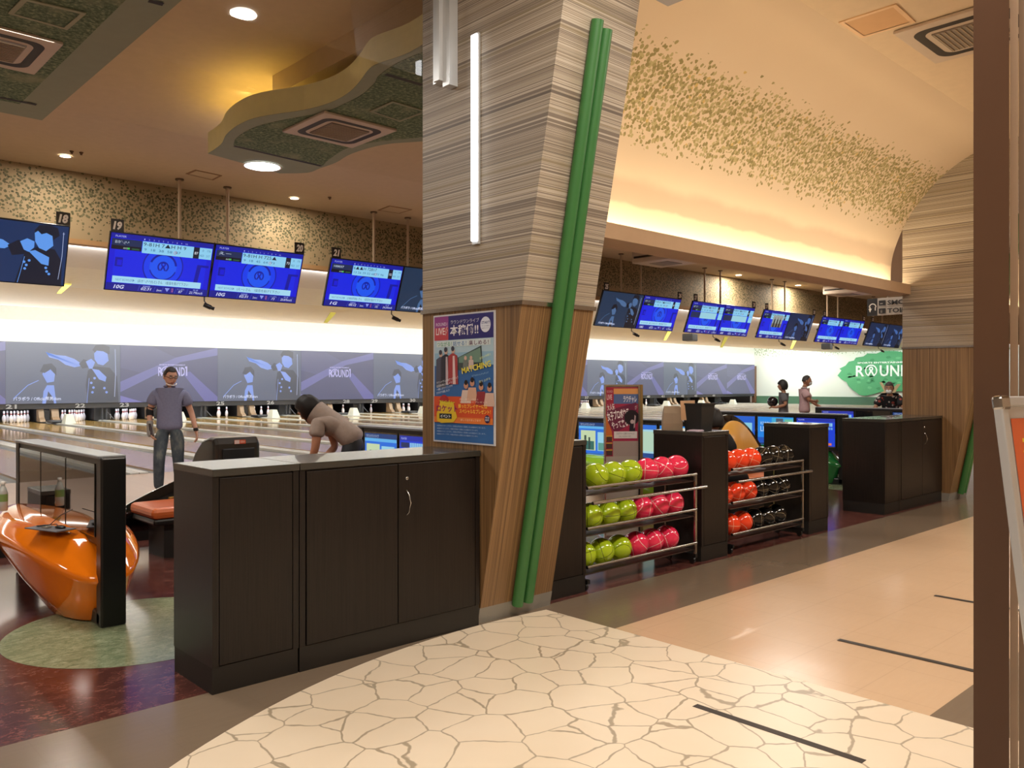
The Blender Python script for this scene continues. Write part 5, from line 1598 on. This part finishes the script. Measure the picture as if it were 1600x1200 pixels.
        fs = [(i * 10 + k, i * 10 + (k + 1) % 10, (i + 1) * 10 + (k + 1) % 10, (i + 1) * 10 + k) for i in range(5) for k in range(10)] + [tuple(range(10)), tuple(range(50, 60))]
        m_.add(vs, fs, 0, True).build('shoe', cfg.get('shoes', mat('2a2624', .5)), t)
    return t, HM, V3

def plaid(n, a, b, sc_):
    h = NT(n, .8)
    return h.done(h.mix(h.noise(h.mapv((1, 1, 1)), sc_, 4, .6), a, b))
def jeans():
    h = NT('faded_jeans', .8)
    n1 = h.noise(h.mapv((1, 1, .5)), 7, 4, .6)
    return h.done(h.ramp(n1, [(.35, '2f3844'), (.52, '4a545c'), (.68, '7c8078')]))

STAND = dict(pelvis=(0, 0, .90), waist=(0, 0, 1.02), chest=(0, -.005, 1.22), neck=(0, .01, 1.385), head=(0, -.02, 1.525),
             shL=(.16, 0, 1.318), shR=(-.16, 0, 1.318), hiL=(.085, 0, .86), hiR=(-.085, 0, .86),
             knL=(.10, -.01, .47), knR=(-.10, -.01, .47), anL=(.11, .03, .085), anR=(-.11, .03, .085), toL=(.13, -.11, .035), toR=(-.13, -.11, .035))

# ---- man in front: walks back from the lane, faces the camera, looks up
J = dict(STAND)
J.update(elR=(-.235, .04, 1.09), wrR=(-.225, -.06, .86), haR=(-.205, -.10, .77), palmR=(0, -1, 0), elL=(.255, .05, 1.07), wrL=(.315, -.02, .835), haL=(.33, -.05, .75), palmL=(0, -1, 0), curlR=-1,
         knR=(-.12, -.06, .47), anR=(-.13, .03, .085), toR=(-.17, -.12, .035), knL=(.10, .02, .47), anL=(.12, .12, .085), toL=(.16, -.02, .035),
         head=(.012, -.03, 1.52))
u = (265 - 800) / FPX; D = 10.35
MX, MY = VX * D + VY * u * D, VY * D - VX * u * D
sc0 = 0.985
for k in list(J):
    if isinstance(J[k], tuple): J[k] = tuple(v * sc0 for v in J[k]) if k not in ('palmR', 'palmL') else J[k]
face_cam = math.atan2(-MX, MY) * -1
yaw = math.atan2(MX, MY) * -1            # turn -Y towards the camera
t, HM, V3 = person('standing man in a blue grey shirt and faded jeans, wearing a wrist brace', (MX, MY, ZL), yaw - .05, J,
    dict(skin='c4937a', shirt=plaid('bluegrey_shirt', '6a6c88', '80829c', 40), trousers=jeans(), face=(.42, .28, 0), hair_len=-.05, fringe=.52, hairc='1e1816', collar=mat('66647c', .8), loose=.030, sleeve=.70, scale=sc0))
gl = MB()
for s in (-1, 1):
    pts = [(s * .030 + .022 * math.cos(a), -.099, .016 + .014 * math.sin(a)) for a in [2 * PI * i / 16 for i in range(17)]]
    gl.tube(pts, .0028, 6)
    gl.tube([(s * .052, -.097, .018), (s * .082, -.03, .018), (s * .082, .02, .010)], .0028, 6)
gl.tube([(-.008, -.099, .018), (.008, -.099, .018)], .0028, 6)
gl.v = [tuple(HM @ Vector(p)) for p in gl.v]
gl.build('glasses', mat('1a1716', .3), t)
mk_ = MB().tube([(-.066, -.045, -.072), (-.045, -.085, -.080), (0, -.106, -.082), (.045, -.085, -.080), (.066, -.045, -.072)], .006, 8)
mk_.v = [tuple(HM @ Vector(p)) for p in mk_.v]
mk_.build('mouth_shield', mat('e4dcd4', .3), t)
e1, w1 = V3('elR'), V3('wrR')
s1_ = V3('shR')
MB().tube([s1_ * .22 + e1 * .78, e1, e1 * .72 + w1 * .28], [.050, .048, .044], 14).build('elbow_band', mat('0e0d10', .8), t)
h1 = V3('haR')
MB().tube([e1 * .42 + w1 * .58, w1 * .9 + e1 * .1, w1, w1 + (h1 - w1) * .5, w1 + (h1 - w1) * .9], [.040, .038, .038, .046, .036], 14).build('wrist_brace', mat('8a8680', .5), t)
br = MB().tube([e1 * .3 + w1 * .7 + Vector((.0, -.034, 0)), w1 + Vector((.012, -.036, 0)), w1 + (h1 - w1) * .7 + Vector((.012, -.034, 0))], [.014, .02, .016], 8)
br.build('brace_plate', mat('2a1418', .5), t)
w2, e2 = V3('wrL'), V3('elL')
MB().tube([w2 + (e2 - w2) * .12, w2 - (e2 - w2) * .02], .031, 14).box(w2.x - .02, w2.x + .02, w2.y - .045, w2.y - .028, w2.z - .005, w2.z + .035, r=.004).build('wristwatch', mat('121114', .4), t)

# ---- person bending over behind the counter
D = 7.6; u = (525 - 800) / FPX
BX, BY = VX * D + VY * u * D, VY * D - VX * u * D
# local frame: +x = picture right, -y towards the camera
k_ = 1.0
J = dict(pelvis=(.15, 0, 1.01), waist=(.05, .0, 1.09), chest=(-.07, 0, 1.17), neck=(-.17, 0, 1.235), head=(-.245, -.02, 1.265),
         shL=(-.10, .14, 1.16), shR=(-.13, -.14, 1.16), elR=(-.15, -.17, .93), wrR=(-.215, -.12, .76), haR=(-.27, -.08, .71), elL=(-.04, .16, .92), wrL=(-.17, .06, .76), haL=(-.24, .02, .715),
         palmR=(0, 1, 0), palmL=(0, 1, 0), curlR=-1, hiL=(.16, .08, .95), hiR=(.16, -.08, .95), knL=(.12, .09, .50), knR=(.08, -.09, .50), anL=(.20, .10, .085), anR=(.18, -.10, .085), toL=(.07, .11, .035), toR=(.05, -.11, .035))
person('person in a beige top and black trousers bending over a ball', (BX, BY, 0), -math.atan2(VX, VY) + .0, J,
    dict(skin='ac785c', shirt=plaid('beige_shirt', '8c7c72', 'a5958a', 30), trousers=mat('14171c', .7), face=(-PI / 2 - .1, .15, .55), hair_len=.55, fringe=.35, hair_fat=1.22, loose=.022, sleeve=.62, hairc='0f0c0b'))
st = thing('ball_stand', 'low black stand holding the ball the bending person grips, mostly hidden', 'stand', (0, 0, 0))
ca_ = -math.atan2(VX, VY)
hx = Vector((BX, BY, 0)) + Euler((0, 0, ca_)).to_matrix() @ Vector((-.30, -.03, 0))
st.location = (hx.x, hx.y, 0)
MB().box(-.14, .14, -.14, .14, 0, .52, r=.02).build('pedestal', MAT['black'], st)
o = MB().ball((0, 0, 0), .10, seg=28, rings=18).build('bowling_ball', mat('3a2c4a', .15, coat=.5), None, (hx.x, hx.y, .62))
tag(o, 'dark purple bowling ball under the hands of the bending person', 'ball')

# ---- seated person behind the black bin
def at_px(px, D):
    u = (px - 800) / FPX
    return VX * D + VY * u * D, VY * D - VX * u * D
PXx, PYy = 7.62, 4.99
J = dict(pelvis=(0, 0, .56), waist=(0, -.02, .68), chest=(.0, -.04, .86), neck=(0, -.05, 1.0), head=(.02, -.07, 1.105),
         shL=(.15, -.03, .95), shR=(-.15, -.03, .95), elL=(.22, -.12, .71), wrL=(.17, -.32, .70), haL=(.14, -.40, .70), elR=(-.22, -.12, .67), wrR=(-.17, -.32, .70), haR=(-.14, -.40, .70),
         palmL=(1, 0, 0), palmR=(1, 0, 0), hiL=(.09, -.03, .555), hiR=(-.09, -.03, .555), knL=(.12, -.42, .50), knR=(-.12, -.42, .50), anL=(.12, -.42, .085), anR=(-.12, -.42, .085), toL=(.13, -.56, .035), toR=(-.13, -.56, .035))
person('black haired person in black sitting behind the bin, mostly hidden', (PXx, PYy, 0), PI / 2, J,
    dict(skin='a07058', shirt=mat('141316', .8), trousers=mat('1a1a1e', .8), face=(.9, .1, 0), hair_len=.45, fringe=.3, hair_fat=1.12))
# ---- woman holding a ball, seen from behind left
X_, Y_ = at_px(1224, 17.2)
J = dict(STAND)
J.update(elR=(-.20, .06, 1.10), wrR=(-.15, -.16, 1.03), haR=(-.12, -.24, 1.04), elL=(.20, .06, 1.10), wrL=(.12, -.17, 1.03), haL=(.09, -.25, 1.04), palmR=(1, 0, 0), palmL=(1, 0, 0), curlL=-1, curlR=-1)
S_ = .90
for k in list(J):
    if not k.startswith(('palm', 'curl')): J[k] = tuple(v * S_ for v in J[k])
rzw = -math.atan2(VX, VY) - PI / 2 - .35
person('short haired woman in dark grey holding a black bowling ball', (X_, Y_, ZL), rzw, J,
    dict(skin='b08468', shirt=mat('5c5c60', .8), trousers=mat('2a2c34', .8), face=(0, .0, 0), hair_len=.5, fringe=.2, hair_fat=1.16, hairc='1c1b1a', loose=.025, sleeve=.75, scale=S_))
hp_ = Vector((X_, Y_, ZL)) + Euler((0, 0, rzw)).to_matrix() @ Vector((0, -.215, 1.045))
o = MB().ball((0, 0, 0), .108, seg=24, rings=16).build('bowling_ball', mat('131316', .12, coat=.5), None, hp_)
tag(o, 'black bowling ball held by the woman in the grey shirt', 'ball')

# ---- man in pink shirt
X_, Y_ = at_px(1257, 17.6)
S_ = .955
J = dict(STAND)
J.update(elR=(-.20, -.10, 1.12), wrR=(.02, -.22, 1.10), haR=(.10, -.24, 1.10), palmR=(0, 0, 1), elL=(.20, -.15, 1.08), wrL=(.17, -.36, .95), haL=(.16, -.45, .90), palmL=(1, 0, 0), head=(0, -.05, 1.545))
for k in list(J):
    if not k.startswith(('palm', 'curl')): J[k] = tuple(v * S_ for v in J[k])
rzm = -math.atan2(VX, VY) + PI / 2 - .35
t, HM, V3 = person('grey haired man in a pale pink shirt and face mask', (X_, Y_, ZL), rzm, J,
    dict(skin='ac7c60', shirt=plaid('pink_shirt', 'b8989c', 'ccb0b2', 30), trousers=mat('16161c', .8), face=(0, .05, 0), hair_len=.1, fringe=.62, hairc='3a3836', collar=mat('d8ccc8', .7), loose=.04, sleeve=.75, scale=S_))
fm = MB().ball((0, -.070, -.045), .056, .042, .048, seg=16, rings=10)
fm.v = [tuple(HM @ Vector(p)) for p in fm.v]
fm.build('face_mask', mat('cfd4d4', .7), t)

# ---- person leaning at the right
X_, Y_ = 16.55, 7.05
X_, Y_ = 16.45, 6.72
J = dict(STAND)
J.update(waist=(0, -.04, 1.0), chest=(0, -.12, 1.16), neck=(0, -.16, 1.30), head=(0, -.20, 1.43), shL=(.15, -.13, 1.26), shR=(-.15, -.13, 1.26),
         elR=(-.26, -.22, 1.04), wrR=(-.14, -.40, 1.00), haR=(-.05, -.44, .99), elL=(.26, -.22, 1.04), wrL=(.12, -.38, 1.00), haL=(.03, -.42, .99), palmR=(0, 1, 0), palmL=(0, 1, 0))
hfl = NT('floral_shirt', .8)
flc = leaf_layer(hfl, '141316', [(0, 'c8bcb4'), (.4, '8c3c34'), (.7, 'b0a8a4')], hfl.math('ADD', 0.45, 0.0), 16.0, grow=.42)
t, HM, V3 = person('masked person in a dark flowered shirt leaning by the far column', (X_, Y_, ZL if Y_ > 8.3 else 0.0), -PI / 2 + .25, J,
    dict(skin='a07860', shirt=hfl.done(flc), trousers=mat('24242c', .8), face=(0, .2, 0), hair_len=.1, fringe=.5, hairc='3c3634', loose=.035, sleeve=.8))
fm = MB().ball((0, -.070, -.045), .056, .042, .048, seg=16, rings=10)
fm.v = [tuple(HM @ Vector(p)) for p in fm.v]
fm.build('face_mask', mat('cfd4d4', .7), t)
